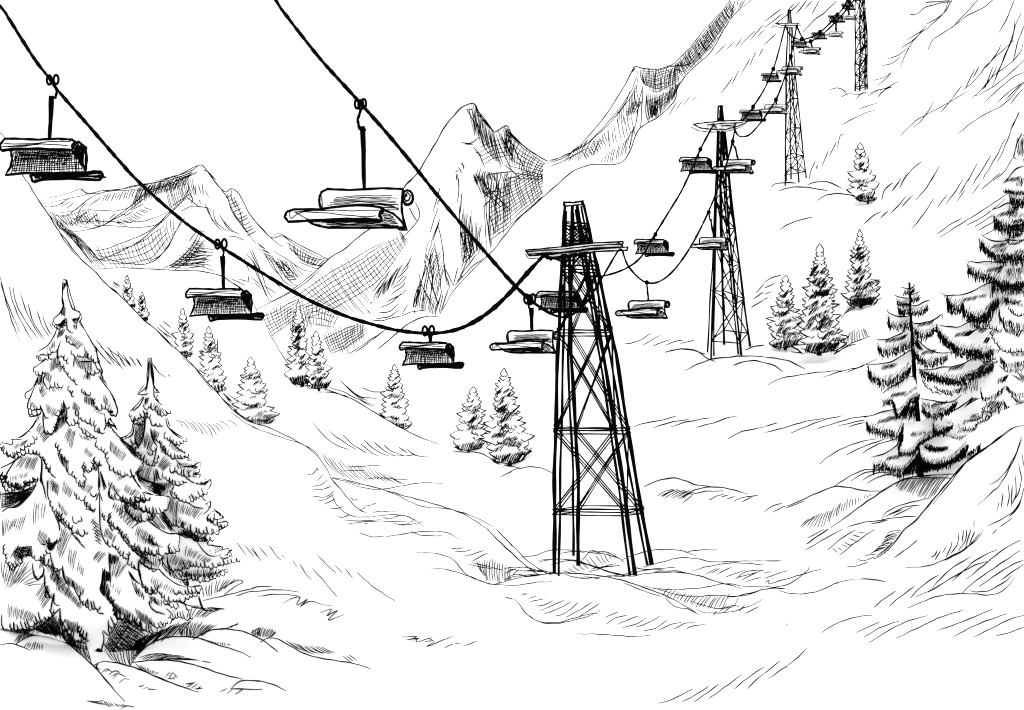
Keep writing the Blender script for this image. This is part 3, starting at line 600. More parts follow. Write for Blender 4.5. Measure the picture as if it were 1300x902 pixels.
Y1 = 59.8
pylon((765, 729, 59.5), 'largest black lattice pylon, nearest, standing on snow mounds in the valley', [
    [[(704, 728, 59.2), (704, 600, 59.35), (708, 450, 59.5), (713.5, 335, 59.7), (717, 261, 59.9)], [(709.5, 732, 59.2), (711.5, 600, 59.35), (715, 450, 59.5), (717.5, 335, 59.7), (719, 268, 59.9)]],
    [[(734, 718, 61.4), (734, 600, 61.2), (725, 450, 61), (723.5, 335, 60.8), (727, 262, 60.6)], [(728, 706, 61.4), (727.5, 600, 61.2), (720.5, 450, 61), (728.5, 320, 60.8), (728, 270, 60.6)]],
    [[(828, 722, 61), (806, 600, 60.9), (782, 450, 60.8), (757, 335, 60.6), (741, 260, 60.5)], [(822, 719, 61), (799, 600, 60.9), (774.5, 450, 60.8), (751.5, 335, 60.6), (738, 262, 60.5)], [(828, 722, 61.05), (821, 719, 61.0)]],
    [[(806, 730, 59.2), (789, 600, 59.35), (766, 450, 59.5), (745, 335, 59.7), (733, 262, 59.9)], [(799.5, 731, 59.2), (783, 600, 59.35), (761, 450, 59.5), (740.5, 335, 59.7), (731, 266, 59.9)]]],
    [.148, .335, .555, .73, .83, .905], [5.1, 3.3, 3.0], 1.75,
    dict(w=2.2,
         plates=[([(667, 318), (700, 315), (750, 309), (791, 307), (790, 314), (752, 317), (700, 323), (672, 325)], 59.0, 1.6)],
         bars=[([(668, 320), (720, 316), (752, 312), (790, 310)], 58.9, 1.8), ([(670, 323), (720, 320), (755, 315), (797, 314)], 58.9, 1.8),
               ([(752, 320), (797, 318)], 58.95, 2.2), ([(797, 313), (796, 318)], 58.95, 2.2), ([(693, 328), (710, 328), (728, 325), (748, 321)], 59.0, 4.2),
               ([(694, 324), (700, 331)], 58.95, 3), ([(783, 307), (790, 312)], 58.9, 2)],
         cap=[([(716, 257), (728, 257.5), (741, 255.5)], 59.8, 2.6), ([(717, 262), (740, 260)], 59.8, 2.2), ([(716, 256), (717, 266)], 59.8, 3.4), ([(739, 255), (741, 263)], 59.8, 4)]))
pylon((925, 452, 87), 'second lattice pylon up the slope, with an oval crossarm, beside the group of three firs', [
    [[(903, 456, 86.6), (908, 260, 86.8), (912, 136, 87)], [(898, 448, 86.6), (904, 340, 86.8), (912.5, 150, 87)], [(906, 452, 86.6), (908, 320, 86.8), (914, 140, 87)]],
    [[(919, 438, 88.4), (916, 280, 88.2), (914.5, 136, 87.8)], [(919.5, 400, 88.3), (914, 290, 88.1), (915, 140, 87.8)]],
    [[(952, 440, 88.2), (934, 300, 88), (917, 136, 87.8)], [(950, 420, 88.2), (928, 262, 88), (917.5, 150, 87.8)]],
    [[(941, 454, 86.7), (926, 300, 86.8), (915.5, 136, 87)], [(937, 450, 86.7), (922, 290, 86.8), (915, 145, 87)]]],
    [.06, .22, .375, .53, .68, .84], [2.7, 2.0], 1.6,
    dict(w=1.7,
         plates=[([(880, 158), (895, 156), (915, 154), (935, 153), (948, 154), (946, 157), (935, 161), (922, 164.5), (905, 164.5), (890, 163)], 86.4, 1.0)],
         bars=[([(897, 159), (915, 157), (944, 156)], 86.3, 1.5), ([(915, 160), (932, 160)], 86.3, 1.5), ([(933, 157), (933, 166)], 86.3, 1.8), ([(905, 157), (910, 163)], 86.3, 1.6)],
         cap=[([(911, 135), (918, 135)], 87, 2.4)]), kx=.4)
pylon((1010, 236, 125), 'third lattice pylon, with snow mounds at its feet, below the smallest pylon', [
    [[(996.5, 236, 124.5), (998, 140, 124.8), (1000, 13, 125)], [(998, 230, 124.5), (997, 100, 124.8), (1001, 14, 125)]],
    [[(1004, 228, 126), (1003, 130, 125.8), (1001.5, 13, 125.5)]],
    [[(1024, 232, 125.8), (1013, 130, 125.6), (1003.5, 13, 125.4)]],
    [[(1014, 234, 124.5), (1007, 130, 124.7), (1003, 13, 125)]]],
    [.07, .17, .34, .52, .67], [1.7, 1.3], 1.15,
    dict(w=1.2, plates=[([(984, 30), (1000, 30), (1015, 30), (1010, 32.5), (992, 32.5)], 124.3, .8)], bars=[([(996, 32), (1017, 33)], 124.2, 1.1)],
         cap=[([(1000, 13), (1004, 13)], 125, 1.8)]), kx=.3)
pylon((1094, 117, 190), 'smallest and highest lattice pylon, cut by the top edge of the picture', [
    [[(1085.5, 116, 189.5), (1086, 60, 189.8), (1085.5, -30, 190)]],
    [[(1091, 119, 191.2), (1092, 60, 191), (1091, -30, 190.6)]],
    [[(1101, 118, 191), (1100.5, 40, 190.8), (1095, -30, 190.5)]],
    [[(1098.5, 114, 189.5), (1098, 50, 189.8), (1093, -30, 190)]]],
    [.05, .19, .31, .44, .57, .70, .83, .95], [1.8], 1.25,
    dict(w=1.1, plates=[([(1074, -20), (1104, -20), (1100, -16), (1078, -16)], 189, 1.0)], bars=[([(1076, -18), (1102, -18)], 188.9, 1.0)]), kx=.3)

# ------------------------------------------------------------ haul ropes
def rope(label, pts):
    mb = MB()
    P3 = []; R = []
    q = pts
    for i in range(len(q) - 1):
        p0 = q[max(0, i - 1)]; p1 = q[i]; p2 = q[i + 1]; p3 = q[min(len(q) - 1, i + 2)]
        sharp1 = len(p1) > 4; sharp2 = len(p2) > 4
        if sharp1: p0 = p1
        if sharp2: p3 = p2
        n = max(3, int(math.dist(p1[:2], p2[:2]) / 4))
        for k in range(n + (i == len(q) - 2)):
            t = k / n; t2 = t * t; t3 = t2 * t
            v = [0.5 * (2 * p1[c] + (p2[c] - p0[c]) * t + (2 * p0[c] - 5 * p1[c] + 4 * p2[c] - p3[c]) * t2 + (3 * p1[c] - p0[c] - 3 * p2[c] + p3[c]) * t3) for c in range(4)]
            P3.append(P(v[0], v[1], v[2])); s = len(P3)
            R.append(max(.25, v[3]) * (.5 if v[3] > 3 else .68) * v[2] / F * (1 + .13 * math.sin(s * .9) + .12 * math.sin(s * 2.3)))
    mb.tube(P3, R, 1, 6)
    o = mb.build('haul_rope', None, (STEEL, STEEL), P(*pts[len(pts) // 2][:3]))
    tag(o, label, 'cable', 'haul ropes of the chairlift')
rope('black rope of the left line, sagging to the left end of the nearest crossarm', [
    (-60, -60, 22, 4), (0, 8, 25.5, 4), (10, 22, 26, 4.5), (25, 46, 27, 4.6), (45, 77, 28.2, 4.4), (62, 99, 29, 4.2), (75, 117, 29.6, 4.4), (110, 157, 31.4, 4.8), (150, 203, 33.5, 5), (177, 232, 35, 5),
    (230, 279, 37.5, 5), (270, 307, 39.5, 5), (300, 326, 41, 5), (330, 345, 42.5, 5), (370, 369, 44.5, 5), (400, 385, 46, 5), (440, 402, 48, 5), (480, 414, 50.2, 5), (510, 420.5, 52, 5),
    (545, 423.5, 54, 5), (575, 420, 55.4, 5), (600, 410, 56.4, 6), (625, 393, 57.2, 6), (650, 369, 57.8, 6), (672, 344, 58.3, 6), (690, 325, 58.8, 4, 1), (708, 330, 60, 2.2), (735, 347, 61.8, 2), (757, 351.5, 63.5, 1.9),
    (780, 347, 66.5, 1.9), (800, 338, 69.5, 1.9), (815, 325, 72, 1.9), (832, 297, 75, 1.9), (848, 271, 77.2, 1.9), (865, 243, 79.5, 1.8), (880, 211, 82.4, 1.8), (889, 190, 84, 1.8), (905, 160, 86.3, 1.8, 1),
    (922, 163, 88, 1.5), (937, 158, 90, 1.6), (946, 149.5, 94, 1.7), (956, 136, 99, 1.7), (970, 114, 105, 1.6), (982, 87, 111, 1.5), (990, 60, 117, 1.5), (997, 32, 124, 1.5, 1), (1001, 42, 127.5, 1.3), (1010, 49, 133, 1.4), (1022, 50, 139, 1.4),
    (1040, 42, 150, 1.6), (1060, 23, 164, 1.6), (1073, 6, 176, 1.6), (1082, -18, 188.8, 1.6)])
rope('black rope of the right line, running to the right end of the nearest crossarm', [
    (320, -60, 20, 4.5), (350, 0, 21.4, 4.5), (365, 22, 21.9, 4.4), (385, 48, 22.6, 4.4), (410, 79, 23.5, 4.6), (440, 112, 24.5, 5), (459, 133, 25.1, 5), (490, 168, 26.6, 5), (520, 204, 28.4, 5), (560, 254, 31.6, 5),
    (590, 290, 34.5, 5), (620, 325, 38.2, 5.2), (650, 359, 42.6, 5.2), (673, 381, 45.4, 5), (690, 393, 48.6, 4.4), (705, 401, 51.5, 3.6), (722, 402, 54.5, 2.6), (742, 387, 57, 2.2), (762, 357, 58.6, 2), (784, 320, 59.6, 1.9), (790, 318, 59.8, 1.9, 1), (797, 337, 61.4, 1.9), (812, 354, 64, 1.9),
    (826, 360, 66.8, 1.9), (842, 355, 70.8, 1.9), (860, 338, 74, 1.9), (880, 308, 76.6, 1.9), (899, 270, 79.4, 1.8), (915, 230, 82.2, 1.8), (926, 196, 84.6, 1.8), (933, 165, 87, 1.8, 1), (936, 171, 89.5, 1.5), (942, 174, 91.5, 1.6), (952, 171, 95, 1.6),
    (965, 157, 98.5, 1.6), (973, 146, 100.5, 1.7), (985, 127, 103.5, 1.7), (994, 105, 109, 1.6), (1001, 82, 115, 1.6), (1006, 62, 120, 1.6), (1011.5, 33, 124.6, 1.6, 1), (1018, 47, 129, 1.3), (1026, 54, 134, 1.4), (1045, 43, 147, 1.5),
    (1061, 28, 159, 1.6), (1076, 11, 171, 1.6), (1098, -18, 189, 1.6)])

# ------------------------------------------------------------ chairs
def shift_poly(mb, view, s, Y, sc, ax, ay, th, w, closed=True, fill=True):
    """outline traced in a view, anchored at (ax,ay) px, returned as local metres"""
    pts = [((x - ax) * sc, Y, (ay - y) * sc) for x, y in pl(view, s)]
    if fill: mb.poly(pts, th, 0)
    q = pts + ([pts[0]] if closed else [])
    if w:
        rod(mb, q, [w * .5 * sc] * len(q), wob=.25 * sc, seg=3)
        if th and closed: rod(mb, [(p[0], p[1] + th, p[2]) for p in q], [w * .4 * sc] * len(q), wob=.25 * sc, seg=3)
def loc_ink(mb, strokes, w, Y, sc, ax, ay, wob=.3):
    for st in strokes:
        q = resample(st, 4); ph = rnd.uniform(0, 9)
        mb.tube([((x - ax) * sc + wob * sc * math.sin(ph + i), Y - .004, (ay - y + wob * math.cos(ph * 2 + i * .8)) * sc) for i, (x, y) in enumerate(q)],
                [w * .5 * sc] * len(q))
def chair_meshes(kind, k):
    """k = pen weight factor; local origin where the hanger meets the back"""
    back, seat = MB(), MB()
    if kind == 'dark':
        sc = 29 / F; ax, ay = pl('L', '378,550')[0]; a = (sc, ax, ay)
        shift_poly(back, 'L', "75,625 86,690 78,750 35,815 180,800 400,800 640,795 652,700 645,600 600,570 300,600", .02, *a, .07, 3.2 * k)
        n = 1.0 / (k ** .75)
        loc_ink(back, ladder(pl('L', "95,635 630,600"), pl('L', "50,800 635,790"), int(30 * n), .03, .05), 1.3 * k, .02, *a)
        loc_ink(back, rows(pl('L', "90,640 400,625 560,630"), pl('L', "60,790 400,780 640,770"), int(10 * n), .5), 1.2 * k, .02, *a)
        loc_ink(back, ladder(pl('L', "100,640 560,640"), pl('L', "95,740 500,740"), int(18 * n), .0, .1), 1.2 * k, .02, *a)
        loc_ink(back, rows(pl('L', "95,640 560,640"), pl('L', "95,700 560,690"), int(6 * n), .5), 1.0 * k, .02, *a)
        loc_ink(back, ladder(pl('L', "570,580 640,600"), pl('L', "570,680 640,780"), 7, .02, .05), 1.8 * k, .015, *a)
        shift_poly(back, 'L', "12,635 8,590 45,545 120,545 300,552 450,545 560,552 575,570 555,600 565,630 300,620 100,622", -.09, *a, .10, 3.4 * k)
        loc_ink(back, pls('L', "40,580 200,585 400,568 550,565;70,608 200,600 340,585 530,600;20,605 300,590"), 1.2 * k, -.095, *a)
        loc_ink(back, pls('L', "560,570 555,650 590,670;575,570 600,560 640,600;590,580 585,640;565,640 575,690"), 3.0 * k, .0, *a)
        for dx, dy, zz in ((0, -.01, 0),):
            shift_poly(seat, 'L', "215,815 225,835 235,865 300,845 500,838 740,850 765,810 755,787 700,785 640,797 400,803", .09, *a, .10, 3.6 * k)
        loc_ink(seat, pls('L', "240,820 400,815 600,812 740,790;330,835 500,828 700,822 745,815;650,805 745,800 740,830 700,825;300,825 600,820;250,835 290,830"), 2.6 * k, .085, *a)
        # seat plate running back in depth
        e = [((x - ax) * sc, (ay - y) * sc) for x, y in pl('L', "235,840 740,820")]
        seat.add([(e[0][0], .12, e[0][1]), (e[1][0], .12, e[1][1]), (e[1][0], .62, e[1][1] + .05), (e[0][0], .62, e[0][1] + .05)], [(0, 1, 2, 3)], 0)
        rod(seat, [(e[0][0], .12, e[0][1]), (e[0][0], .62, e[0][1] + .05), (e[1][0], .62, e[1][1] + .05), (e[1][0], .12, e[1][1])], [1.2 * k * sc] * 4, seg=3)
        rollc = (640, 0)
    else:
        sc = 25 / F; ax, ay = pl('R', '742,490')[0]; a = (sc, ax, ay)
        shift_poly(back, 'R', "345,690 325,620 326,570 345,520 400,492 600,502 900,485 1090,492 1095,560 1082,640 1092,740 1130,870 1060,860 930,700 700,670", .02, *a, .08, 3.4 * k)
        n = 1.0 / (k ** .6)
        loc_ink(back, rows(pl('R', "410,575 700,545 1055,548"), pl('R', "370,690 700,655 1070,700"), int(9 * n), .5), 1.0 * k, .02, *a)
        loc_ink(back, pls('R', "370,670 600,650 940,635 1060,690;700,640 900,630 1055,640;345,560 355,690;780,655 1060,670"), 1.4 * k, .02, *a)
        if kind == 'hatched':
            loc_ink(back, ladder(pl('R', "360,520 1080,510"), pl('R', "330,660 1040,660"), 14, .0, .1), 1.4 * k, .02, *a)
        # rolled head rest end
        circ = " ".join("%f,%f" % (1140 + 50 * math.cos(t * .5236), 572 + 66 * math.sin(t * .5236)) for t in range(12))
        shift_poly(back, 'R', circ, -.03, *a, .12, 3.4 * k)
        loc_ink(back, pls('R', "1110,560 1140,530 1165,560 1150,600 1120,600 1115,570 1140,550;1105,520 1110,640 1160,640;1100,500 1105,620;1120,610 1160,590"), 2.0 * k, -.04, *a)
        shift_poly(seat, 'R', "60,725 130,703 350,703 500,682 700,665 850,675 940,692 905,725 898,765 930,805 850,792 600,788 300,802 75,815 42,770", -.42, *a, .08, 3.4 * k)
        loc_ink(seat, pls('R', "130,725 400,712 700,715 900,708;90,725 95,785 200,730 400,735 600,755 750,768 870,762;130,725 240,785 300,800"), 1.2 * k, -.425, *a)
        shift_poly(seat, 'R', "240,800 300,835 420,862 800,862 1100,860 1130,870 1090,800 1020,735 940,705 900,745 915,805", -.30, *a, .10, 3.2 * k)
        loc_ink(seat, rows(pl('R', "320,815 600,805 900,812"), pl('R', "400,850 700,850 1060,850"), int(5 * n), .4), 1.0 * k, -.305, *a)
        loc_ink(seat, rows(pl('R', "920,730 1010,740"), pl('R', "930,850 1090,850"), int(8 * n), .4), 1.2 * k, -.305, *a)
        e = [((x - ax) * sc, (ay - y) * sc) for x, y in pl('R', "120,760 900,740")]
        seat.add([(e[0][0], -.34, e[0][1]), (e[1][0], -.34, e[1][1]), (e[1][0] + .1, .03, e[1][1]), (e[0][0] + .25, .03, e[0][1])], [(0, 1, 2, 3)], 0)
    return back, seat
PROTO = {}
def proto(kind, k):
    if (kind, k) not in PROTO:
        b, s = chair_meshes(kind, k)
        ob = b.build('backrest', None, (PAINT, STEEL)); os_ = s.build('seat', None, (PAINT, STEEL))
        PROTO[(kind, k)] = (ob.data, os_.data)
        bpy.data.objects.remove(ob); bpy.data.objects.remove(os_)
    return PROTO[(kind, k)]
def chair(kind, attach, grip, Y, scale, k, label, group):
    g3 = P(grip[0], grip[1], Y); a3 = P(attach[0], attach[1], Y)
    root = empty('lift_chair', g3); tag(root, label, 'chairlift chair', group)
    db, ds = proto(kind, k)
    off = tuple(a3[i] - g3[i] for i in range(3))
    for nm, d in (('backrest', db), ('seat', ds)):
        o = bpy.data.objects.new(nm, d); COL.objects.link(o); o.parent = root
        o.location = (off[0], off[1] + .02, off[2] - .03 * scale); o.scale = (scale,) * 3
    px = Y / F * (1.0 if Y < 60 else .75)
    ln = math.hypot(off[0], off[2])
    mb = MB()
    if ln > .5:
        hk = min(ln * .32, .7)
        side = -1 if kind != 'dark' else 1
        q = [(side * -.0, 0, -.05), (side * .09, 0, -hk * .55), (side * .05, 0, -hk * .9), (-side * .08 + off[0] * .3, 0, -hk * .95)]
        if Y > 60: q = [(0, 0, 0), (off[0] * .3, 0, -hk)]
        rod(mb, q, [(1.9 if Y < 35 else 1.4) * px] * len(q), seg=4)
        st = (off[0] * .5 if kind == 'dark' else off[0] * .4, 0, -hk * .8)
        en = (off[0], 0, off[2])
        for dx in ((-1.3, 1.3, .2) if Y < 60 else (0,)):
            rod(mb, [(st[0] + dx * px * 1.6, 0, st[2]), (en[0] + dx * px * .6, 0, en[2] - .02)], [(1.6 if Y < 35 else 1.25 if Y < 60 else 1.7) * px] * 2, wob=.3 * px, seg=5)
    else:
        rod(mb, [(0, 0, 0), off], [1.5 * px] * 2, seg=4)
        rod(mb, [(0.02, 0, 0), (off[0] + .03, off[1], off[2])], [1.2 * px] * 2, seg=4)
    mb.build('hanger_arm', root, (STEEL, STEEL))
    mb = MB()
    if Y < 60:
        r = 5.6 * px
        cs = [(-.9 * r, .2 * r), (.55 * r, .25 * r), (-.1 * r, 0)] if kind != 'dark' else [(-.8 * r, .1 * r), (.75 * r, .2 * r)]
        for cx, cz in cs:
            for rr in (1.0, .8):
                n = 12
                mb.tube([(cx + r * .62 * rr * math.cos(i * 2 * math.pi / n), -.05, cz + r * 1.15 * rr * math.sin(i * 2 * math.pi / n)) for i in range(n + 1)], [1.25 * px] * (n + 1))
    else:
        r = 2.6 * px
        for rr in (1, .55):
            mb.tube([(r * rr * math.cos(i * .785), -.05, r * 1.2 * rr * math.sin(i * .785)) for i in range(9)], [1.3 * px] * 9)
    mb.build('cable_grip', root, (STEEL, STEEL))
GL = 'chairs hanging from the left rope'; GR = 'chairs hanging from the right rope'
for a in [
    ('dark', (63, 176.5), (68, 103), 29, 1.0, 1.0, 'large dark cross-hatched chair at the left edge, nearest on the left rope', GL),
    ('dark', (284, 366.5), (281, 311), 40.6, 1.08, 1.1, 'dark chair hanging in front of the rounded far mountain', GL),
    ('dark', (547, 434.5), (544, 421), 54, 1.2, 1.35, 'nearly black chair at the lowest sag of the left rope', GL),
    ('dark', (713, 370), (726, 344), 62.5, 1.12, 1.4, 'dark chair partly hidden behind the legs of the nearest pylon', GL),
    ('dark', (830, 304), (832, 298), 75, 1.06, 1.5, 'dark chair between the two nearest pylons, above a white chair', GL),
    ('dark', (886, 200), (889, 190), 84, 1.12, 1.5, 'dark chair just left of the second pylon, below its oval crossarm', GL),
    ('dark', (955.5, 140), (956, 136), 99, .92, 1.6, 'small dark chair right beside the crossarm of the second pylon', GL),
    ('dark', (979, 93.5), (981.6, 88), 111, .80, 1.6, 'small dark chair just left of the third pylon', GL),
    ('dark', (1016, 52), (1018, 50), 137, .82, 1.8, 'tiny dark chair touching the right side of the third pylon under its crossarm', GL),
    ('dark', (1040, 41.5), (1041, 41), 151, .84, 1.8, 'tiny dark chair halfway between the two highest pylons', GL),
    ('dark', (1062, 19.5), (1063, 19), 167, 1.0, 1.8, 'tiny dark chair with a smaller dark chair close above it, near the highest pylon', GL),
    ('dark', (1077, 5), (1078, 3), 178.5, .92, 1.8, 'topmost dark chair, touching the highest pylon at the top of the picture', GL),
    ('pale', (462.5, 238), (459, 134), 25.1, 1.0, 1.0, 'largest white chair, nearest on the right rope, with a rolled headrest', GR),
    ('pale', (675.4, 419), (673.5, 381), 45.4, 1.0, 1.45, 'white chair hanging just left of the legs of the nearest pylon', GR),
    ('pale', (823, 381), (821, 359), 66, 1.16, 1.6, 'white chair between the two nearest pylons at the sag of the right rope', GR),
    ('pale', (906, 301), (899.6, 270), 79.4, 1.0, 1.6, 'white chair partly in front of the legs of the second pylon', GR),
    ('pale', (937, 202), (930, 180), 85.6, 1.2, 1.6, 'white chair at the right side of the second pylon below its oval crossarm', GR),
    ('pale', (985.5, 132), (985, 127), 103.5, 1.05, 1.3, 'small white chair touching the left side of the third pylon', GR),
    ('hatched', (1005.7, 84), (1004, 72), 117, 1.05, 1.4, 'small hatched chair in front of the upper part of the third pylon', GR),
    ('pale', (1031, 60), (1029, 53), 135.5, 1.0, 1.7, 'tiny chair drawn in thick lines, first white one beyond the third pylon', GR),
    ('pale', (1061.5, 40), (1061, 28), 159, .95, 1.3, 'tiny white chair halfway between the two highest pylons', GR),
    ('pale', (1078, 19), (1076, 11), 171, .88, 1.3, 'topmost white chair, just left of the highest pylon', GR)]:
    chair(*a)
# ------------------------------------------------------------ trees
class Hull:
    """snow-laden crown: closed solid of tiers whose side profiles are left/right outlines (y,x)"""
    def __init__(s, Y, left, right, rmax, k=.85, foot=8):
        s.foot = foot
        s.Y0, s.l, s.r, s.rmax, s.k = Y, sorted((b, a) for a, b in left), sorted((b, a) for a, b in right), rmax, k
        s.ly = np.array([p[0] for p in s.l]); s.lx = np.array([p[1] for p in s.l])
        s.ry = np.array([p[0] for p in s.r]); s.rx = np.array([p[1] for p in s.r])
        s.y0 = max(s.ly[0], s.ry[0]); s.y1 = min(s.ly[-1], s.ry[-1])
        yy = np.arange(s.y0 - 60, s.y1 + 61, 2.0); hw = (np.interp(yy, s.ry, s.rx) - np.interp(yy, s.ly, s.lx)) / 2
        m = 14 if s.foot > 20 else 3; pad = np.pad(hw, m, mode='edge')
        s.hy = yy; s.hw = np.convolve(pad, np.ones(2 * m + 1) / (2 * m + 1), 'valid')
    def xl(s, y): return float(np.interp(y, s.ly, s.lx))
    def xr(s, y): return float(np.interp(y, s.ry, s.rx))
    def off(s, x, y):
        a, b = s.xl(y), s.xr(y); r = max(.5, (b - a) / 2); u = max(-1, min(1, (x - (a + b) / 2) / r))
        R = min(float(np.interp(y, s.hy, s.hw)), s.rmax); tier = 1 + .04 * math.sin(y * .2)
        return math.sqrt(max(0, 1 - u * u)) * R * s.k * tier * s.Y0 / F * min(1, max(.12, (s.y1 - y) / s.foot))
    def Yf(s, x, y):
        y = min(max(y, s.y0), s.y1); return s.Y0 - s.off(x, y) - .03
    def inside(s, x, y, m=3): return s.y0 - m <= y <= s.y1 + m and s.xl(y) - m <= x <= s.xr(y) + m
    def mesh(s, mb, step=2.5, nc=17):
        ys = list(np.arange(s.y0, s.y1, step)) + [s.y1]
        V = []; n2 = 2 * (nc - 1)
        for y in ys:
            a, b = s.xl(y), s.xr(y)
            for j in range(n2):
                th = math.pi * j / (nc - 1); u = -math.cos(th) if j < nc else -math.cos(th)
                x = (a + b) / 2 + u * (b - a) / 2
                o = s.off(x, y) * (1 if math.sin(th) >= 0 else -1)
                V.append(P(x, y, s.Y0) if abs(math.sin(th)) < 1e-6 else (P(x, y, s.Y0)[0] * (1 - o / s.Y0), s.Y0 - o, P(x, y, s.Y0)[2] * (1 - o / s.Y0)))
        fs = []
        for i in range(len(ys) - 1):
            for j in range(n2):
                a = i * n2 + j; b = i * n2 + (j + 1) % n2
                fs.append((a, b, b + n2, a + n2))
        fs.append(tuple(range(n2))); fs.append(tuple(range((len(ys) - 1) * n2 + n2 - 1, (len(ys) - 1) * n2 - 1, -1)))
        mb.add(V, fs, 0)
def mirror_ink(mb, k0, f0, h, s=.9):
    """repeat the drawn needles and shade hatching on the far side of the crown, about its own axis"""
    k = len(mb.v); out = []
    for v in mb.v[k0:]:
        y = CY - v[2] / v[1] * F; y = min(max(y, h.y0), h.y1)
        ax = ((h.xl(y) + h.xr(y)) / 2 - CX) / F * h.Y0
        out.append((ax + (v[0] - ax) * s, 2 * h.Y0 - v[1], v[2]))
    fs = mb.f[f0:]; ms = mb.m[f0:]
    mb.v.extend(out); mb.f.extend([tuple(i - k0 + k for i in f) for f in fs]); mb.m.extend(ms)
def trunk(root, o3, xb, yb, Y, hpx, wpx, name='trunk', pts=None):
    mb = MB()
    q = pts or [(xb, yb + 2), (xb - wpx * .1, yb - hpx * .5), (xb, yb - hpx)]
    P3 = [P(x, y, Y) for x, y in q]; n = len(q)
    mb.tube(P3, [wpx * .5 * Y / F * (1.15 - .75 * i / (n - 1)) for i in range(n)], 1, 8)
    return mb.build('trunk', root, (SNOW, INK), o3)

# ---- small sketchy firs
def small_fir(base, top, xl, xr, key, label, group='little firs dotted over the slopes', w=1.0, dark=.5, Yk=.99, seed=0):
    global rnd
    keep = rnd; rnd = random.Random(seed * 7 + int(top[0]))
    if isinstance(key, str): Y = LY[key].Y(*base) * Yk
    else: Y = key
    H = base[1] - top[1]; o3 = P(base[0], base[1], Y)
    root = empty('small_fir', o3); tag(root, label, 'fir tree', group)
    trunk(root, o3, base[0], base[1] + 1, Y, H * .8, max(2.0, H * .04))
    n = max(7, int(H / 6.5))
    env = lambda t, W: W * (t ** .8 * .96 + .13 * t * math.sin(t * 13 + seed * 1.7)) * (1 if t < .88 else 1 - (t - .88) * 2.6)
    ax = lambda t: top[0] + (base[0] - top[0]) * t
    sides = []
    for sgn, ex in ((-1, xl), (1, xr)):
        W = abs(ex - base[0]); teeth = []
        t = .05; prev = (top[0], top[1])
        while t < .97:
            dt = (.55 + .75 * t) / n * rnd.uniform(.8, 1.5)
            wd = max(1.0, env(min(1, t + dt), W)) * rnd.uniform(.86, 1.3); wi = wd * rnd.uniform(.54, .8)
            ti = min(1, t + dt)
            tip = (ax(t) + sgn * wd, top[1] + H * (ti - dt * rnd.uniform(.45, .9)))
            inn = (ax(ti) + sgn * wi, top[1] + H * ti)
            teeth.append((prev, tip, inn)); prev = inn; t = ti
        sides.append(teeth)
    def prof(teeth):
        q = [teeth[0][0]]
        for p_, t_, i_ in teeth:
            if t_[1] > q[-1][1] + .3: q.append(t_)
            if i_[1] > q[-1][1] + .3: q.append(i_)
        return q
    hull = Hull(Y, [(x + .4, y) for x, y in prof(sides[0])] + [(base[0] - 2, base[1] + 1)], [(x - .4, y) for x, y in prof(sides[1])] + [(base[0] + 2, base[1] + 1)], 60, .55, H * .12)
    mb = MB(); hull.mesh(mb, step=max(1.2, H / 60), nc=9)
    k0, f0 = len(mb.v), len(mb.f)
    d = hull.Yf
    for sgn, teeth in ((-1, sides[0]), (1, sides[1])):
        for p_, t_, i_ in teeth:
            m1 = (p_[0] * .5 + t_[0] * .5 - sgn * .3, p_[1] * .6 + t_[1] * .4 + .6)
            m2 = (t_[0] * .5 + i_[0] * .5 - sgn * .2, t_[1] * .35 + i_[1] * .65)
            ink3d(mb, [p_, m1, t_], w, d, wob=.08, lift=0)
            ink3d(mb, [(t_[0] + sgn * .2, t_[1] - .4), m2, (i_[0] - sgn * 1.2, i_[1] + .8)], w * 1.25, d, wob=.08, lift=0)
            if rnd.random() < .45:
                L_ = abs(t_[0] - base[0]) * .25 + 1.5
                ink3d(mb, [i_, (i_[0] - sgn * L_ * .5, i_[1] + L_ * .25), (i_[0] - sgn * L_, i_[1] - L_ * .1)], w * .9, d, wob=.08, lift=0)
    # inner clumps
    for i in range(int(n * 1.7 * dark) + 5):
        t = rnd.uniform(.2, .95); y = top[1] + H * t
        a, b = hull.xl(y), hull.xr(y); wd = (b - a)
        cx = a + wd * rnd.uniform(.3, .88); hw = wd * rnd.uniform(.10, .2); hh = H * rnd.uniform(.04, .075)
        for st in ladder([(cx - hw, y), (cx + hw, y - hh * .6)], [(cx - hw - hh * .7, y + hh), (cx + hw - hh * .7, y + hh * .6)], max(4, int(hw * 2 / 2.1)), .04, .1):
            ink3d(mb, st, w * .7 - .25, d, wob=.1, lift=0)
    for i in range(int(n * .5)):
        t = rnd.uniform(.3, .85); y = top[1] + H * t; a, b = hull.xl(y), hull.xr(y)
        c = a + (b - a) * rnd.uniform(.25, .75); s = H * .035
        for st in scallop([(c - s * 1.6, y - s * .4), (c, y + s * .3), (c + s * 1.6, y)], s * 1.1, .5, .5): ink3d(mb, st, w * .8, d, wob=.1, lift=0)
    for st in ladder([(hull.xl(base[1] - H * .09) + 1, base[1] - H * .09), (hull.xr(base[1] - H * .13) - 1, base[1] - H * .13)], [(base[0] - abs(base[0] - xl) * .55, base[1]), (base[0] + abs(xr - base[0]) * .5, base[1] - 1)], int((8 + 9 * dark) * min(1, H / 90) + 2), .04, .05):  # shading at the foot, drawn in with ink hatching
        ink3d(mb, st, w * .9, d, wob=.1, lift=0)
    ink3d(mb, [(base[0] - abs(base[0] - xl) * .7, base[1] - H * .05), (base[0] - 2, base[1]), (base[0] + abs(xr - base[0]) * .7, base[1] - H * .05)], w, d, lift=0)
    mirror_ink(mb, k0, f0, hull, .84)
    mb.build('crown', root, (SNOW, INK), o3)
    rnd = keep
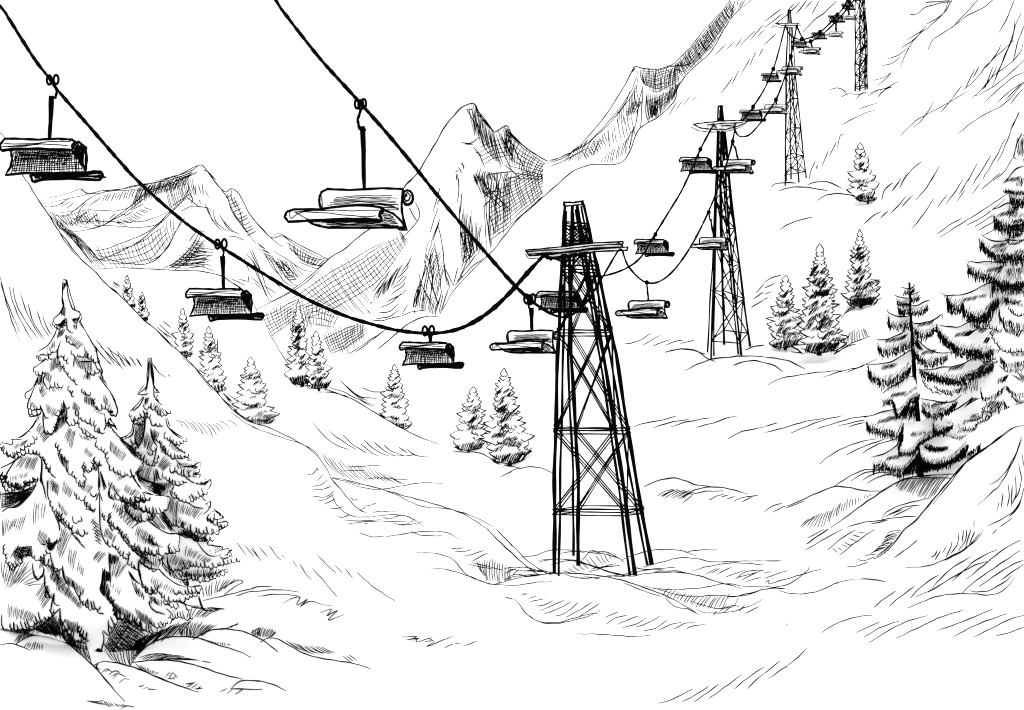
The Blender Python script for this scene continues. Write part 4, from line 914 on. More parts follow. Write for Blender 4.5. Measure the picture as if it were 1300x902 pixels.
LF = 'little firs in the left part of the valley'; CFG = 'firs beside the second pylon'
small_fir((166, 391), (161.5, 349), 154, 173, 'E', 'thin little fir on the ridge, left one of the uppermost pair', LF, .9, .9, seed=1)
small_fir((184, 407), (180.5, 370), 173, 190, 'E', 'dark little fir on the ridge, right one of the uppermost pair', LF, .9, 1.6, seed=2)
small_fir((237, 452), (232, 391), 219, 249, 'E', 'fir on the hillside ridge, left of the one that overlaps it', LF, .95, .7, seed=3)
small_fir((276, 498), (265, 414), 250, 292, 'E', 'pale fir leaning over the hillside ridge, right of its shorter neighbour', LF, .95, .4, seed=4)
small_fir((330, 540), (318, 453), 294, 353, 'E', 'fir with a broad rounded foot low on the hillside ridge', LF, .95, .6, seed=5)
small_fir((384, 489), (379, 381), 362, 400, 'E', 'tallest narrow fir at the foot of the pointed mountain', LF, .95, .7, seed=6)
small_fir((405, 494), (401, 420), 386, 424, 'E', 'shorter fir at the mountain foot, right of the tall narrow one', LF, .95, .9, Yk=.975, seed=7)
small_fir((507, 544), (501, 462), 480, 525, 'D', 'lone little fir standing between the mountain foot and the two valley firs', LF, 1.0, .5, seed=8)
small_fir((595, 572), (601, 491), 567, 624, 'D', 'shorter of the two firs in the valley left of the nearest pylon', LF, 1.0, .7, seed=9)
small_fir((647, 589), (640, 467), 609, 680, 'D', 'taller of the two firs in the valley left of the nearest pylon', LF, 1.1, .7, seed=10)
small_fir((997, 442), (998, 349), 968, 1022, 'D', 'leftmost and shortest of the three firs beside the second pylon', CFG, 1.05, .8, seed=11)
small_fir((1040, 449), (1040.5, 309), 1006, 1074, 'D', 'tallest of the three firs beside the second pylon', CFG, 1.1, 1.0, Yk=.97, seed=12)
small_fir((1093, 389), (1091, 291), 1070, 1119, 'D', 'dark hatched fir standing apart right of the two touching ones', CFG, 1.05, 1.7, seed=13)
small_fir((1102, 256), (1092, 181), 1076, 1119, 'D', 'lone fir high on the slope right of the third pylon', None, 1.0, .8, seed=14)

# ---- large snow-laden firs on the left, drawn from the traced needles and shade hatching
LB = Hull(28.2,
    [(81, 353.5), (80, 372), (78, 392), (73, 399), (67, 405), (70, 411), (72, 418), (64, 430), (57, 440), (46, 449), (50, 456), (56, 459), (43, 467), (47, 475), (50, 478), (46, 487),
     (32, 500), (33, 506), (36, 513), (35, 520), (38, 530), (48, 531), (42, 543), (22, 557), (2, 562), (-6, 566), (-8, 590), (-14, 620), (-16, 700), (-14, 760), (-8, 799), (30, 804), (60, 808), (84, 816), (101, 830), (118, 845)],
    [(83, 353.5), (86, 365), (88, 375), (93, 393), (102, 398), (104, 403), (99, 410), (106, 417), (115, 433), (122, 448), (124, 460), (129, 471), (125, 477), (134, 487), (143, 505),
     (149, 522), (146, 529), (136, 532), (136, 540), (144, 549), (153, 560), (166, 575), (180, 588), (172, 600), (176, 612), (186, 622), (200, 629), (212, 631), (212, 645), (202, 655), (214, 670), (227, 680), (226, 694), (210, 704),
     (200, 711), (214, 730), (236, 744), (252, 748), (252, 756), (236, 768), (218, 775), (214, 784), (206, 793), (190, 805), (170, 815), (160, 828), (140, 842), (119, 846)], 105, .8, 120)
LS = Hull(30.5,
    [(188, 455), (187, 480), (184, 488), (173, 500), (180, 503), (176, 512), (163, 527), (168, 534), (168, 545), (160, 556), (153, 560), (158, 567), (164, 600), (160, 640), (170, 700), (185, 760), (200, 790)],
    [(191, 455), (193, 470), (195, 492), (202, 498), (197, 506), (203, 513), (215, 521), (212, 532), (215, 545), (225, 553), (236, 558), (228, 566), (225, 572), (238, 577), (226, 583), (234, 592), (253, 588), (254, 597), (240, 606),
     (252, 613), (267, 610), (265, 620), (250, 634), (262, 640), (267, 637), (266, 648), (280, 656), (289, 664), (272, 676), (258, 686), (264, 700), (280, 705), (304, 708), (290, 718), (272, 732), (255, 745), (240, 760), (215, 785), (201, 790)], 80, .8, 80)
big = {}
def big_tree(h, key, label, base, name='snowy_fir'):
    o3 = P(base[0], base[1], h.Y0); root = empty(name, o3); tag(root, label, 'fir tree')
    mb = MB(); h.mesh(mb)
    big[key] = (h, mb, root, o3, len(mb.v), len(mb.f))
big_tree(LB, 'B', 'largest snow-covered fir, standing at the left edge on the hillside', (128, 835))
big_tree(LS, 'S', 'snow-covered fir with upturned branch tips, right behind the largest one', (203, 788))
def T(view, w, strokes, key=None):
    for st in strokes:
        raw = isinstance(st, tuple) and st[0] == 'raw'
        q = st[1] if raw else st
        k = key
        if k is None:
            mx, my = q[len(q) // 2]
            k = 'B' if LB.inside(mx, my, 2.5) else 'S'
        h, mb = big[k][:2]
        ink3d(mb, q, w, h.Yf, raw=raw, wob=.18, lift=0)
def St(view, w, s, key=None): T(view, w, pls(view, s), key)
def SC(view, w, s, size, key=None, tick=.6, bulge=.55):
    for p in pls(view, s): T(view, w, scallop(p, size, tick, bulge), key)
def HT(view, w, n, a, b, curve=.02, key=None): T(view, w * .92 - .3, ladder(pl(view, a), pl(view, b), max(4, int(n * .72)), curve, .07), key)
g = .85
St('a1', 1.3, "520,30 510,90 512,180 520,240 500,290 480,320 440,350 435,375 450,395 470,420;520,30 545,50 525,95 508,105;548,40 552,130 570,210 600,280 655,300 650,340 620,390 585,350;455,400 490,400 540,350 545,410;655,370 700,460 750,540 790,620 800,720;470,420 440,500 380,580 310,625 300,640;495,535 470,620 470,700;365,680 340,710 300,745 270,755;780,715 800,770 835,775;805,820 860,900;320,810 280,902;370,800 355,850 365,902;345,790 330,870;610,650 600,750;690,580 700,650;710,610 715,680;650,705 760,705;512,120 508,200 520,260", 'B')
SC('a1', 1.2, "300,650 360,640 400,640 460,600;300,660 340,690 400,670 430,670;470,650 520,660 560,720;490,720 530,760 560,820 640,890;580,630 640,660 700,650 790,710;540,490 570,550 650,575;275,760 300,800 340,805 370,780;700,770 740,800 790,790 840,775;430,380 470,430 540,380;550,420 570,460 600,455", 4.6, 'B')
HT('a1', 1.9, 9, "470,400 540,360", "480,430 530,400", key='B'); HT('a1', 1.9, 7, "590,350 650,340", "600,380 640,370", key='B')
HT('a1', g, 9, "480,440 540,430", "460,530 510,490", key='B'); HT('a1', g, 7, "505,250 540,260", "495,330 530,340", key='B'); HT('a1', g, 16, "400,700 470,640 520,760", "410,800 460,760 490,800", key='B')
HT('a1', g, 14, "600,660 760,690", "640,760 760,800", key='B'); HT('a1', g, 6, "590,390 640,390", "600,440 630,440", key='B'); HT('a1', 1.2, 8, "320,820 360,830", "290,900 350,902", key='B'); HT('a1', 1.2, 7, "700,800 740,790", "680,850 740,860", key='B')
St('a2', 1.3, "310,0 260,90 205,130 210,165 235,170;320,0 270,100 235,190 225,240 235,270 245,320 330,290 330,220;325,225 350,280 355,400 375,455;350,280 375,330 400,325;510,250 470,350 430,450 375,455;520,180 520,260 500,310;545,260 540,350 570,400;320,320 250,420 180,480 100,510;310,310 270,390 200,460 130,500;100,510 100,545 10,530;170,640 100,690 0,740;140,655 60,770 45,830;820,0 870,70 920,150 960,250 960,290 940,320;870,370 920,420 980,490 1060,570 1160,680;850,290 870,380 850,430;1080,800 1120,860 1150,890;330,640 340,700 335,800 350,870;800,690 810,800 815,902;820,760 850,850 870,902;340,640 400,760 450,820;410,700 410,780;90,505 180,505;230,430 250,445;345,700 335,860", 'B')
SC('a2', 1.25, "380,80 430,60 470,75 520,55;225,235 280,260 330,230;235,285 280,300 330,280;670,95 690,135 740,110;560,75 575,110 605,150;770,180 800,260 860,230 920,300 960,300;615,290 680,340 780,390 800,440 860,440;545,300 560,380 600,380 640,350 670,420 740,480 800,480;360,440 400,450 450,420 480,330 520,260;450,300 490,280 540,230 570,235;10,540 30,600 90,640 140,600 190,560 250,540 300,480;60,620 120,650 180,620 250,610 330,620;270,590 340,640 380,700 410,770;455,545 490,590 520,650 560,680;555,760 600,790 650,870 670,890 690,850 690,700;690,690 710,760 740,760 770,650 780,770 800,690 840,710;780,540 810,580 860,600 880,680 920,740 980,780 1080,790 1140,760 1165,690;45,800 60,860 110,880 190,885 240,850 310,820;870,380 920,380 935,365;10,800 30,890", 5.2, 'B', .8)
for a, b, n in (("330,30 390,110", "320,110 340,170", 9), ("400,90 510,80", "400,120 500,110", 9), ("690,140 760,150", "680,200 780,260", 12), ("780,250 860,300", "760,280 840,300", 8), ("480,320 540,300", "430,480 540,380", 12),
                ("330,360 420,470", "290,420 350,540", 14), ("560,400 620,430", "520,500 590,590", 10), ("180,640 330,640", "120,740 280,760", 16), ("460,590 560,680", "490,680 560,800", 14), ("640,450 740,500", "660,500 750,520", 10),
                ("930,760 1040,810", "930,790 970,850", 6), ("400,800 490,880", "390,860 440,900", 9), ("680,400 760,480", "700,440 790,490", 12), ("500,180 540,260", "490,300 520,400", 6), ("1040,560 1140,660", "1080,640 1160,680", 8)):
    HT('a2', g, n, a, b, key='B')
HT('a2', 2.2, 5, "890,270 930,265", "900,290 925,290", key='B'); HT('a2', 2.2, 5, "215,850 250,845", "220,860 245,856", key='B')
St('a3', 1.35, "330,0 330,70 350,100 370,190 385,225;385,60 390,190 410,250;410,0 420,20 460,45;820,0 855,140 840,145;810,0 805,150;815,140 815,330 825,480 860,570 895,605;810,160 780,240;820,180 840,245;410,650 420,720 440,780 470,785;510,760 520,860 540,902;15,325 60,290 130,285 200,230 260,160 295,90;80,295 160,250 250,165;485,480 480,420 450,360;470,540 410,640;890,650 895,760 905,902;835,780 850,860 840,902;1140,720 1135,790 1160,900;1165,160 1220,180 1285,190;1080,20 1130,100 1160,140;340,590 375,590;265,740 275,840 300,880;355,790 350,850 300,880;920,80 890,150 890,200 920,215 940,180;925,100 960,180 1000,210;1100,240 1110,200 1180,230")
SC('a3', 1.3, "20,0 60,80 110,110 190,110 250,60 310,40;10,20 40,130 90,150 140,110 180,165 240,150 285,80;410,250 440,310 480,380 540,430 590,460;460,310 510,370 560,430 590,450;600,400 640,400 660,360;590,460 640,500 720,490;610,165 640,210 690,220 740,300 780,300;690,240 740,310 780,290;740,170 790,170;895,190 940,215 1000,210 1080,280 1100,240;1000,210 1060,250 1130,210 1190,230 1230,205;1020,270 1070,350 1120,390 1170,390 1220,380 1250,330;1100,260 1160,300 1240,320;840,340 860,390;895,340 900,440 950,460 980,450 990,510 1040,570 1060,600 1130,630 1240,670 1285,665;1220,545 1285,590;860,560 900,600 940,590 975,650 1040,710 1050,650;1050,720 1110,790 1140,770;1150,720 1200,760 1285,790;440,790 480,800 510,760;30,600 50,690 100,800 120,740 150,760 180,680;230,660 290,700 320,720 370,660 410,640;330,720 390,740 440,780;380,560 440,580 490,530", 5.4, None, .8)
for a, b, n, w_ in (("0,150 150,170 260,170", "10,310 80,280 200,220", 22, 1.0), ("10,370 100,390 220,340", "10,540 100,460 180,500", 18, g), ("270,220 380,250", "260,440 360,380", 8, g), ("420,60 490,110", "410,150 470,200", 10, g), ("130,600 270,600", "80,700 250,700", 18, 1.1),
                ("0,720 100,720 260,720", "20,860 30,900 150,902", 13, g), ("500,440 600,500", "460,640 500,720", 9, g), ("560,590 640,640", "550,740 600,810", 6, g), ("640,720 690,780", "620,810 680,850", 4, g), ("780,340 830,560", "740,400 780,570", 9, g), ("800,640 880,660", "750,720 800,750", 7, g),
                ("930,230 1010,300", "910,270 990,400", 8, g), ("1010,330 1150,400", "1000,400 1080,480", 8, g), ("900,720 1060,740", "900,850 970,870", 10, g), ("1060,600 1160,640", "1120,680 1285,780", 12, g), ("380,740 500,800", "370,790 480,900", 16, g), ("310,740 370,700", "320,800 370,760", 9, g),
                ("890,660 980,690", "900,760 970,740", 12, 1.3), ("390,570 470,560", "390,640 430,640", 12, 1.2), ("850,790 900,820", "850,890 900,900", 10, 1.3), ("450,340 500,420", "480,370 530,430", 10, 1.1)):
    HT('a3', w_, n, a, b)
T('a3', 1.1, rows(pl('a3', "0,160 150,160 280,110"), pl('a3', "10,300 100,270 250,170"), 9)); T('a3', 1.0, rows(pl('a3', "90,660 180,600 270,600"), pl('a3', "130,740 190,690 260,690"), 6))
T('a3', .9, rows(pl('a3', "740,360 830,440"), pl('a3', "770,560 830,600"), 7))
St('a4', 1.4, "265,0 275,60 310,110;355,0 355,50 310,110;365,70 370,180 400,240;510,0 530,100 570,170;590,110 610,180 650,260 660,300;440,210 445,300 490,320;860,0 840,100 820,190 850,240;910,250 930,330 960,430;835,530 850,600 820,700;770,680 770,740 745,770;700,620 715,700 760,770;1050,30 1080,90 1140,140;1140,20 1160,120 1200,200;1220,280 1235,330 1285,380;10,390 15,480 60,560;630,450 640,520 700,600;490,340 495,430 550,520;790,340 800,375 855,385;885,430 890,540;440,215 410,380;490,340 430,400 300,520", 'B')
SC('a4', 1.4, "375,210 400,245 440,230;650,260 690,300 740,340 820,325;80,480 130,510 200,500 280,460 330,440 390,420 440,350;500,450 560,540 620,600 700,610;640,510 680,570 730,600;960,430 1010,400 1060,430 1110,440 1170,500 1240,530 1285,500;1190,190 1240,215 1285,200;900,270 940,330 950,400;880,560 920,470 960,440;960,410 1060,430 1180,510", 5.4, 'B', 1.3)
T('a4', .7, fringe(pl('a4', "500,450 560,540 620,600 700,610"), 5, 1.4, 1), 'B'); T('a4', .8, fringe(pl('a4', "900,270 940,330 960,430"), 4, 1.4, 1), 'B')
T('a4', .7, fringe(pl('a4', "850,60 830,160 870,230 910,280"), 4, 1.8, 1), 'B')
for a, b, n, w_ in (("100,0 270,0 360,150", "30,190 160,140 220,160", 13, g), ("370,100 440,230", "290,230 350,350", 12, g), ("300,440 490,380 500,470", "250,540 400,550 540,600", 24, .9), ("0,500 120,510", "0,610 100,620", 16, 1.1), ("960,440 1100,440 1200,540", "840,680 900,740 1000,770", 20, .9),
                ("1190,550 1285,540", "1040,760 1130,720", 16, 1.1), ("840,30 900,200", "820,200 890,290", 16, 1.2), ("460,150 560,160 680,330", "460,200 540,240 650,350", 34, g), ("430,20 560,130", "400,90 480,180", 20, g), ("900,100 1000,200", "900,170 980,250", 8, g), ("1060,80 1200,260", "1110,220 1180,280", 7, g),
                ("1220,230 1285,260", "1220,300 1285,310", 6, g), ("620,620 700,640", "650,690 710,710", 10, g), ("520,590 620,620", "560,640 650,680", 14, 1.1), ("120,510 300,500", "40,600 200,560", 20, 1.1), ("500,480 620,620", "520,600 640,680", 16, 1.1)):
    HT('a4', w_, n, a, b, key='B')
T('a4', .9, rows(pl('a4', "960,450 1060,440 1200,530"), pl('a4', "850,700 940,750 1060,750"), 9), 'B'); T('a4', .9, ladder(pl('a4', "850,640 900,560 960,460 1020,430"), pl('a4', "960,770 1060,730 1140,640 1220,570"), 15, .02), 'B')  # shadow region at the trunk base, drawn as dense ink hatching
T('a4', 1.1, ladder(pl('a4', "260,500 450,400"), pl('a4', "380,550 520,580"), 18, .02), 'B'); T('a4', 1.0, ladder(pl('a4', "0,520 100,520"), pl('a4', "40,600 140,600"), 10, .02), 'B')
# second left tree
St('b1', 1.3, "290,75 285,180 285,220 270,270 218,303;313,75 318,190 325,260 335,330 375,375;290,75 313,75;318,230 345,280 362,293 330,290;218,303 250,308 290,300;260,320 220,370 175,415;265,325 230,380 195,412;405,455 415,510 460,560 510,590;195,480 185,540 140,575 108,580;200,500 190,560 120,600;430,590 470,640 530,685;455,710 510,760 560,768 610,740 625,735 625,770;545,850 600,872 650,868 688,848 690,890;345,640 330,720 315,755;305,520 320,590 350,640;275,440 270,500 250,600 215,650;335,780 350,860;345,780 360,840 380,850;325,790 330,870 300,890;190,820 240,880 250,902;120,600 160,650 215,700;298,80 292,200 275,290;308,90 312,200;230,290 270,240", 'S')
SC('b1', 1.25, "170,435 200,465 230,455 285,410;200,470 240,495 275,440;265,390 320,385 370,430 400,435 435,410;285,430 320,480 370,500 390,500;395,560 420,590 480,620 535,585;320,580 370,610 410,680 480,710 550,685;125,600 160,635 210,600;210,650 250,700 290,745 330,750 355,690;300,690 335,640;430,775 480,800 550,820 620,780;380,820 440,860 490,880 550,830", 5.0, 'S', .8)
for a, b, n in (("270,330 300,320", "265,380 285,370", 7), ("210,490 270,470", "200,620 270,640", 10), ("270,480 260,600", "200,560 220,650", 8), ("310,520 370,540", "320,590 350,590", 9), ("390,700 450,740", "350,760 380,800", 11), ("230,770 320,770", "200,850 290,880", 10), ("370,600 410,640", "370,680 410,690", 8),
                ("150,610 210,640", "170,640 220,690", 10), ("345,870 440,850", "360,902 440,902", 10), ("200,560 215,600", "215,640 240,660", 6)):
    HT('b1', g, n, a, b, key='S')
St('b2', 1.3, "490,40 540,65 590,65 620,40 620,75 600,100;495,175 530,200 580,205;590,185 618,165 615,205 575,240;620,230 600,260 640,285;640,230 645,270 690,260;660,290 710,280 715,305 650,340;385,100 400,140 440,150;360,240 360,290 400,310;545,400 580,450 620,480 670,475;670,475 690,495 740,480;370,480 380,540 400,570;440,350 500,370 545,400", 'S')
St('b2', 1.3, "240,105 310,135 385,142 375,210;260,275 320,320 380,350 440,357 435,430;210,500 205,550 225,640;220,510 260,545 330,555;320,550 380,610 440,645 490,660;455,615 490,655 565,650 560,680;430,740 510,765 560,765;545,705 575,785 600,790;265,750 290,790 360,815;155,570 190,620 215,640;365,780 390,800 405,830 385,870;425,740 440,775;600,775 700,782", 'B')
SC('b2', 1.3, "400,100 440,150 500,165 560,130 600,110;440,350 490,350 540,390 600,380 640,385;390,560 450,550 530,530 620,540 700,520 790,500;440,580 500,600 590,620 660,590 720,560;360,290 430,300 480,320 560,340 640,340 700,300;600,260 640,290 700,310", 5.0, 'S', .9)
SC('b2', 1.3, "170,170 220,160 270,145;180,200 240,215 320,230 370,205;120,160 180,180;130,190 180,260 240,270 290,260 300,235;40,240 50,290 90,320 110,340 160,400 220,440 280,460 350,465 400,450;270,380 330,420;380,420 400,460 440,430;225,640 290,690 300,650 350,710 400,735 480,720 560,680;410,680 480,690 530,680 560,665;350,740 400,765 430,770;430,820 460,830 520,830;270,850 300,880 350,880 370,850", 5.2, 'B', .9)
for a, b, n, k in (("300,60 390,60", "260,100 370,130", 15, 'S'), ("390,130 440,160", "370,220 430,260", 11, 'S'), ("440,320 620,350", "470,350 560,390", 18, 'S'), ("450,560 660,550", "470,600 640,600", 24, 'S'), ("400,470 520,510", "380,520 490,560", 14, 'S'), ("460,580 640,580", "500,605 600,615", 12, 'S'),
                   ("250,270 330,230 350,250", "310,320 400,340 430,350", 18, 'B'), ("180,440 350,480", "240,520 320,550", 14, 'B'), ("150,580 240,700", "190,700 250,740", 6, 'B'), ("250,700 350,730", "310,760 340,770", 7, 'B'), ("60,180 230,290", "50,200 160,330", 11, 'B'), ("430,350 470,330", "480,380 560,390", 10, 'S')):
    HT('b2', g, n, a, b, key=k)
T('b2', 1.2, fringe(pl('b2', "450,330 500,345 560,375 620,375"), 5, 1.4, 1), 'S'); T('b2', 1.1, fringe(pl('b2', "450,570 540,590 650,575 720,545"), 4.5, 1.5, 1), 'S')
for v, a, b, n, k in (('a1', "560,470 700,560", "560,520 640,590", 12, 'B'), ('a1', "380,590 450,520", "390,620 450,590", 7, 'B'), ('a1', "380,770 430,820", "370,860 410,890", 6, 'B'), ('a2', "250,180 300,230", "240,230 280,250", 6, 'B'), ('a2', "380,200 480,260", "370,280 440,330", 9, 'B'),
    ('a2', "600,180 660,240", "590,260 640,290", 7, 'B'), ('a2', "850,120 930,230", "840,200 900,270", 8, 'B'), ('a2', "120,540 240,500", "110,590 200,550", 9, 'B'), ('a2', "700,560 780,620", "680,620 740,660", 8, 'B'), ('a2', "900,500 1040,620", "890,590 1000,690", 12, 'B'), ('a2', "80,800 240,760", "80,850 220,820", 11, 'B'),
    ('a3', "520,60 600,140", "500,160 570,220", 8, 'B'), ('a3', "660,60 780,110", "650,140 720,180", 8, 'B'), ('a3', "470,230 560,330", "480,290 540,380", 8, 'B'), ('a3', "880,60 1000,140", "890,120 960,190", 9, 'B'), ('a3', "1020,90 1160,160", "1010,150 1100,220", 9, 'B'), ('a3', "860,440 960,520", "850,520 930,580", 9, 'B'),
    ('a3', "1120,430 1280,520", "1100,510 1240,600", 12, 'B'), ('a3', "320,460 430,540", "300,560 380,640", 10, 'B'), ('a3', "560,480 680,620", "640,540 720,640", 8, 'B'), ('a4', "500,40 700,180", "540,130 680,250", 14, 'B'), ('a4', "920,280 1080,380", "960,380 1060,430", 12, 'B'), ('a4', "60,300 300,380", "60,420 260,450", 14, 'B'),
    ('a4', "520,420 620,460", "560,520 640,560", 9, 'B'), ('a4', "1100,330 1240,420", "1140,440 1240,500", 11, 'B'), ('b1', "430,600 520,650", "420,640 480,680", 7, 'S'), ('b1', "480,720 600,770", "470,780 560,810", 10, 'S'), ('b1', "280,540 330,600", "260,640 300,680", 7, 'S'), ('b1', "330,350 400,400", "320,390 380,430", 7, 'S'),
    ('b2', "440,170 580,220", "430,230 540,270", 12, 'S'), ('b2', "400,230 520,300", "400,280 500,320", 10, 'S'), ('b2', "480,420 640,500", "470,480 600,520", 13, 'S'), ('b2', "100,170 240,230", "100,230 200,280", 10, 'B'), ('b2', "280,590 420,660", "270,640 400,700", 11, 'B'), ('b2', "200,350 360,420", "200,400 320,440", 12, 'B')):
    HT(v, .72, int(n * 1.5), a, b, key=k)
for k, (bx, by, h, wd) in {'B': (128, 838, 420, 12), 'S': (203, 790, 300, 9)}.items():
    h_, mb, root, o3, k0, f0 = big[k]
    mirror_ink(mb, k0, f0, h_, .86)
    mb.build('crown', root, (SNOW, INK), o3)
    trunk(root, o3, 0, 0, h_.Y0, 0, wd, pts=[(bx, by + 3)] + [((h_.xl(y) + h_.xr(y)) / 2 * (1 - t) + bx * t if t else (h_.xl(y) + h_.xr(y)) / 2, y) for y, t in ((by - 90, .6), (by - 200, .2), (h_.y0 + 60, 0), (h_.y0 + 6, 0))])

# ---- spruces on the right: separate drooping boughs with dark fringes
YR = 60.2
class Spruce:
    def __init__(s, label, base, Y, name='spruce'):
        s.Y = Y; s.o3 = P(base[0], base[1], Y); s.root = empty(name, s.o3); tag(s.root, label, 'spruce tree')
        s.mb = MB(); s.n = 0; s.bx = base[0]; s.tag = label
    def bough(s, view, top, bottom, h, w=1.2, side=None, topink=True, light=1):
        h = h * 1.45 if h > 2 else h
        T_, B_ = pl(view, top), pl(view, bottom)
        s.n += 1
        k = s.Y / F
        ys = [p[1] for p in T_ + B_]; y0, y1 = min(ys), max(ys)
        a = .35 * (1 if s.n % 2 else -1) if side is None else side
        def d(x, y):
            return s.Y - abs(x - s.bx) * k * a * .5 - .9 * (y - y0) / (y1 - y0 + 1) - (.25 if side is None else abs(side) * .3)
        ring = resample(T_, 3) + resample(B_, 3)
        s.mb.poly([P(x, y, d(x, y)) for x, y in ring], .12, 0)
        if topink: ink3d(s.mb, T_, w, d, lift=.0015)
        for q in fringe(B_, h, 1.25, 2): ink3d(s.mb, q[1], .8, d, raw=True, taper=False, lift=.002)
        for q in fringe(B_, h * .6, 1.6, 1): ink3d(s.mb, [(x + .5, y + h * .25) for x, y in q[1]], .85, d, raw=True, taper=False, lift=.003)
        if h > 3:
            Lb = sum(math.dist(p, q) for p, q in zip(B_, B_[1:]))
            for st in ladder([(x, y - h * .3) for x, y in B_], [(x - 1.5, y + h * .95) for x, y in B_], int(Lb / 2.1), .03, .25): ink3d(s.mb, st, .32, d, lift=.001)
            for st in ladder([(x, y - h * .8) for x, y in B_], [(x - 3.5, y - h * .1) for x, y in B_], int(Lb / 3.2), .03, .25): ink3d(s.mb, st, .3, d, lift=.002)
        if light:
            cx = sum(p[0] for p in ring) / len(ring); cy = sum(p[1] for p in ring) / len(ring)
            for st in ladder([(cx - 9, cy - 3), (cx + 10, cy - 7)], [(cx - 13, cy + 3), (cx + 5, cy)], 12, .02): ink3d(s.mb, st, .5, d, lift=.0015)
        s.d = d
    def ink(s, strokes, w, raw=False, off=.9):
        for st in strokes:
            r = isinstance(st, tuple); q = st[1] if r else st
            ink3d(s.mb, q, w, cst(s.Y - off), raw=r or raw, lift=.001)
    def done(s, tpts, w):
        s.mb.build('crown', s.root, (BOUGH, INK, SNOW), s.o3)
        trunk(s.root, s.o3, 0, 0, s.Y - .05, 0, w, pts=tpts)

sp = Spruce('slender spruce with a thin bare tip, left one of the two at the right edge', (1168, 604), YR)
sp.bough('r3', "480,560 560,540 640,500 700,520", "860,590 740,700 600,740 500,700", 6)
sp.bough('r3', "95,688 180,665 250,630 330,575 400,600", "480,640 420,740 360,800 260,780 200,750 115,755", 7)
sp.bough('r3', "340,450 375,410 480,405 600,400 740,430", "650,480 560,520 480,570 430,640 330,650 315,600 350,520", 4.5, topink=False)
sp.bough('r3', "500,400 560,380 640,370 700,380", "740,430 640,480 590,470 590,430", 6, topink=False, light=0)
sp.bough('r3', "42,372 110,355 200,325 290,312 380,330", "350,440 320,520 240,490 110,465 60,425", 6.5)
sp.bough('r3', "490,225 560,235 640,252 720,252 780,222 805,195", "770,255 700,315 620,350 540,340 500,290", 5.5)
sp.bough('r3', "190,180 230,150 260,130 340,90 385,45 440,60", "480,200 400,250 340,330 300,350 270,250 190,250", 5.5, topink=True)
sp.bough('r2', "60,700 150,695 230,685 310,650 405,590 420,640", "410,720 350,780 270,820 190,840 110,800 75,740", 8)
sp.bough('r2', "440,480 500,540 560,585 620,605 730,610", "700,640 620,670 550,690 490,660 430,600", 6)
sp.bough('r2', "140,505 200,505 280,480 340,450 375,405 410,440", "405,540 330,570 260,590 190,600 150,560", 7)
sp.bough('r2', "415,350 430,375 480,375 560,360 620,330 655,305 660,345", "620,400 580,430 540,460 480,470 440,430", 6)
sp.bough('r2', "220,265 240,295 310,320 400,325", "400,380 340,395 290,400 245,390 235,330", 5.5, light=0)
sp.bough('r2', "410,235 460,235 520,205 560,195", "545,250 480,290 420,290", 5, light=0)
sp.bough('r2', "305,240 350,230 400,225", "400,275 350,285 310,262", 5, light=0)
sp.bough('r2', "280,152 300,165 340,172 400,180", "400,220 350,225 300,200", 4, light=0)
sp.bough('r2', "405,150 440,145 480,122", "478,165 440,190 410,190", 4, light=0)
sp.bough('r2', "335,95 370,100 400,104 425,95 445,70", "440,110 400,130 355,130", 3.2, light=0)
for a, b, n in (("430,520 460,500", "480,590 510,590", 9), ("330,480 400,450", "300,520 360,500", 8)): sp.ink(ladder(pl('r2', a), pl('r2', b), n, .02), .5)
for a, b, n in (("390,290 470,240", "330,400 440,400", 18), ("240,360 330,360", "210,390 290,400", 10), ("350,200 450,120", "370,210 460,150", 12), ("400,500 580,470", "430,530 560,500", 14), ("490,240 700,290", "520,290 640,330", 16)): sp.ink(ladder(pl('r3', a), pl('r3', b), n, .02), .5)
for a, b, n in (("400,740 480,660 500,700", "330,830 420,830 470,830", 22), ("500,740 700,690", "500,820 680,770", 26), ("560,720 860,620", "600,790 840,700", 26), ("520,600 700,600", "560,640 700,640", 18)): sp.ink(ladder(pl('r3', a), pl('r3', b), n, .02), .9)
sp.ink(fringe(pl('r3', "510,590 600,610 700,640 820,640"), 7, 1.2, 2), 1.2); sp.ink(fringe(pl('r3', "500,720 620,760 740,720 860,660 960,590"), 7, 1.3, 2), 1.2)
sp.ink(pls('r2', "395,50 403,150 405,300 415,420;408,110 410,300 425,430 435,560;415,420 420,560 432,700 440,820;432,480 436,600 446,700 452,800"), 1.6)
sp.done([(1169, 606), (1166, 540), (1161, 480), (1157, 420), (1154.5, 359)], 7)

s2 = Spruce('tallest spruce, cut off by the right edge of the picture, with long fringed boughs', (1297, 560), YR + 3.4)
s2.bough('r3', "480,600 620,520 740,455 860,400 1000,360 1100,330 1300,300", "1300,560 1100,560 960,600 860,560 700,560 560,590", 6, side=.3, light=0)
s2.bough('r3', "640,360 740,320 830,270 950,180 1060,200 1300,250", "1300,420 1200,440 1060,440 960,470 860,520 700,540 620,470", 5, side=.3, topink=True)
s2.bough('r2', "460,740 560,740 660,720 740,715 830,690 930,640 1100,620", "1060,700 960,760 850,800 760,830 620,800 540,780 480,750", 6.5, side=.3)
s2.bough('r2', "610,385 700,400 780,405 860,370 960,330 1060,330", "1060,600 980,610 900,600 850,595 780,585 700,520 620,440", 8, side=.4)
s2.bough('r2', "650,135 680,155 750,155 840,145 920,110 1040,50 1120,60", "1100,200 1040,260 1000,320 920,340 870,300 830,290 820,240 740,250 690,180", 9, side=.5)
s2.bough('r1', "180,670 230,680 280,676 370,680 471,680", "471,780 400,790 325,770 290,750 230,735 190,710", 8, side=.4)
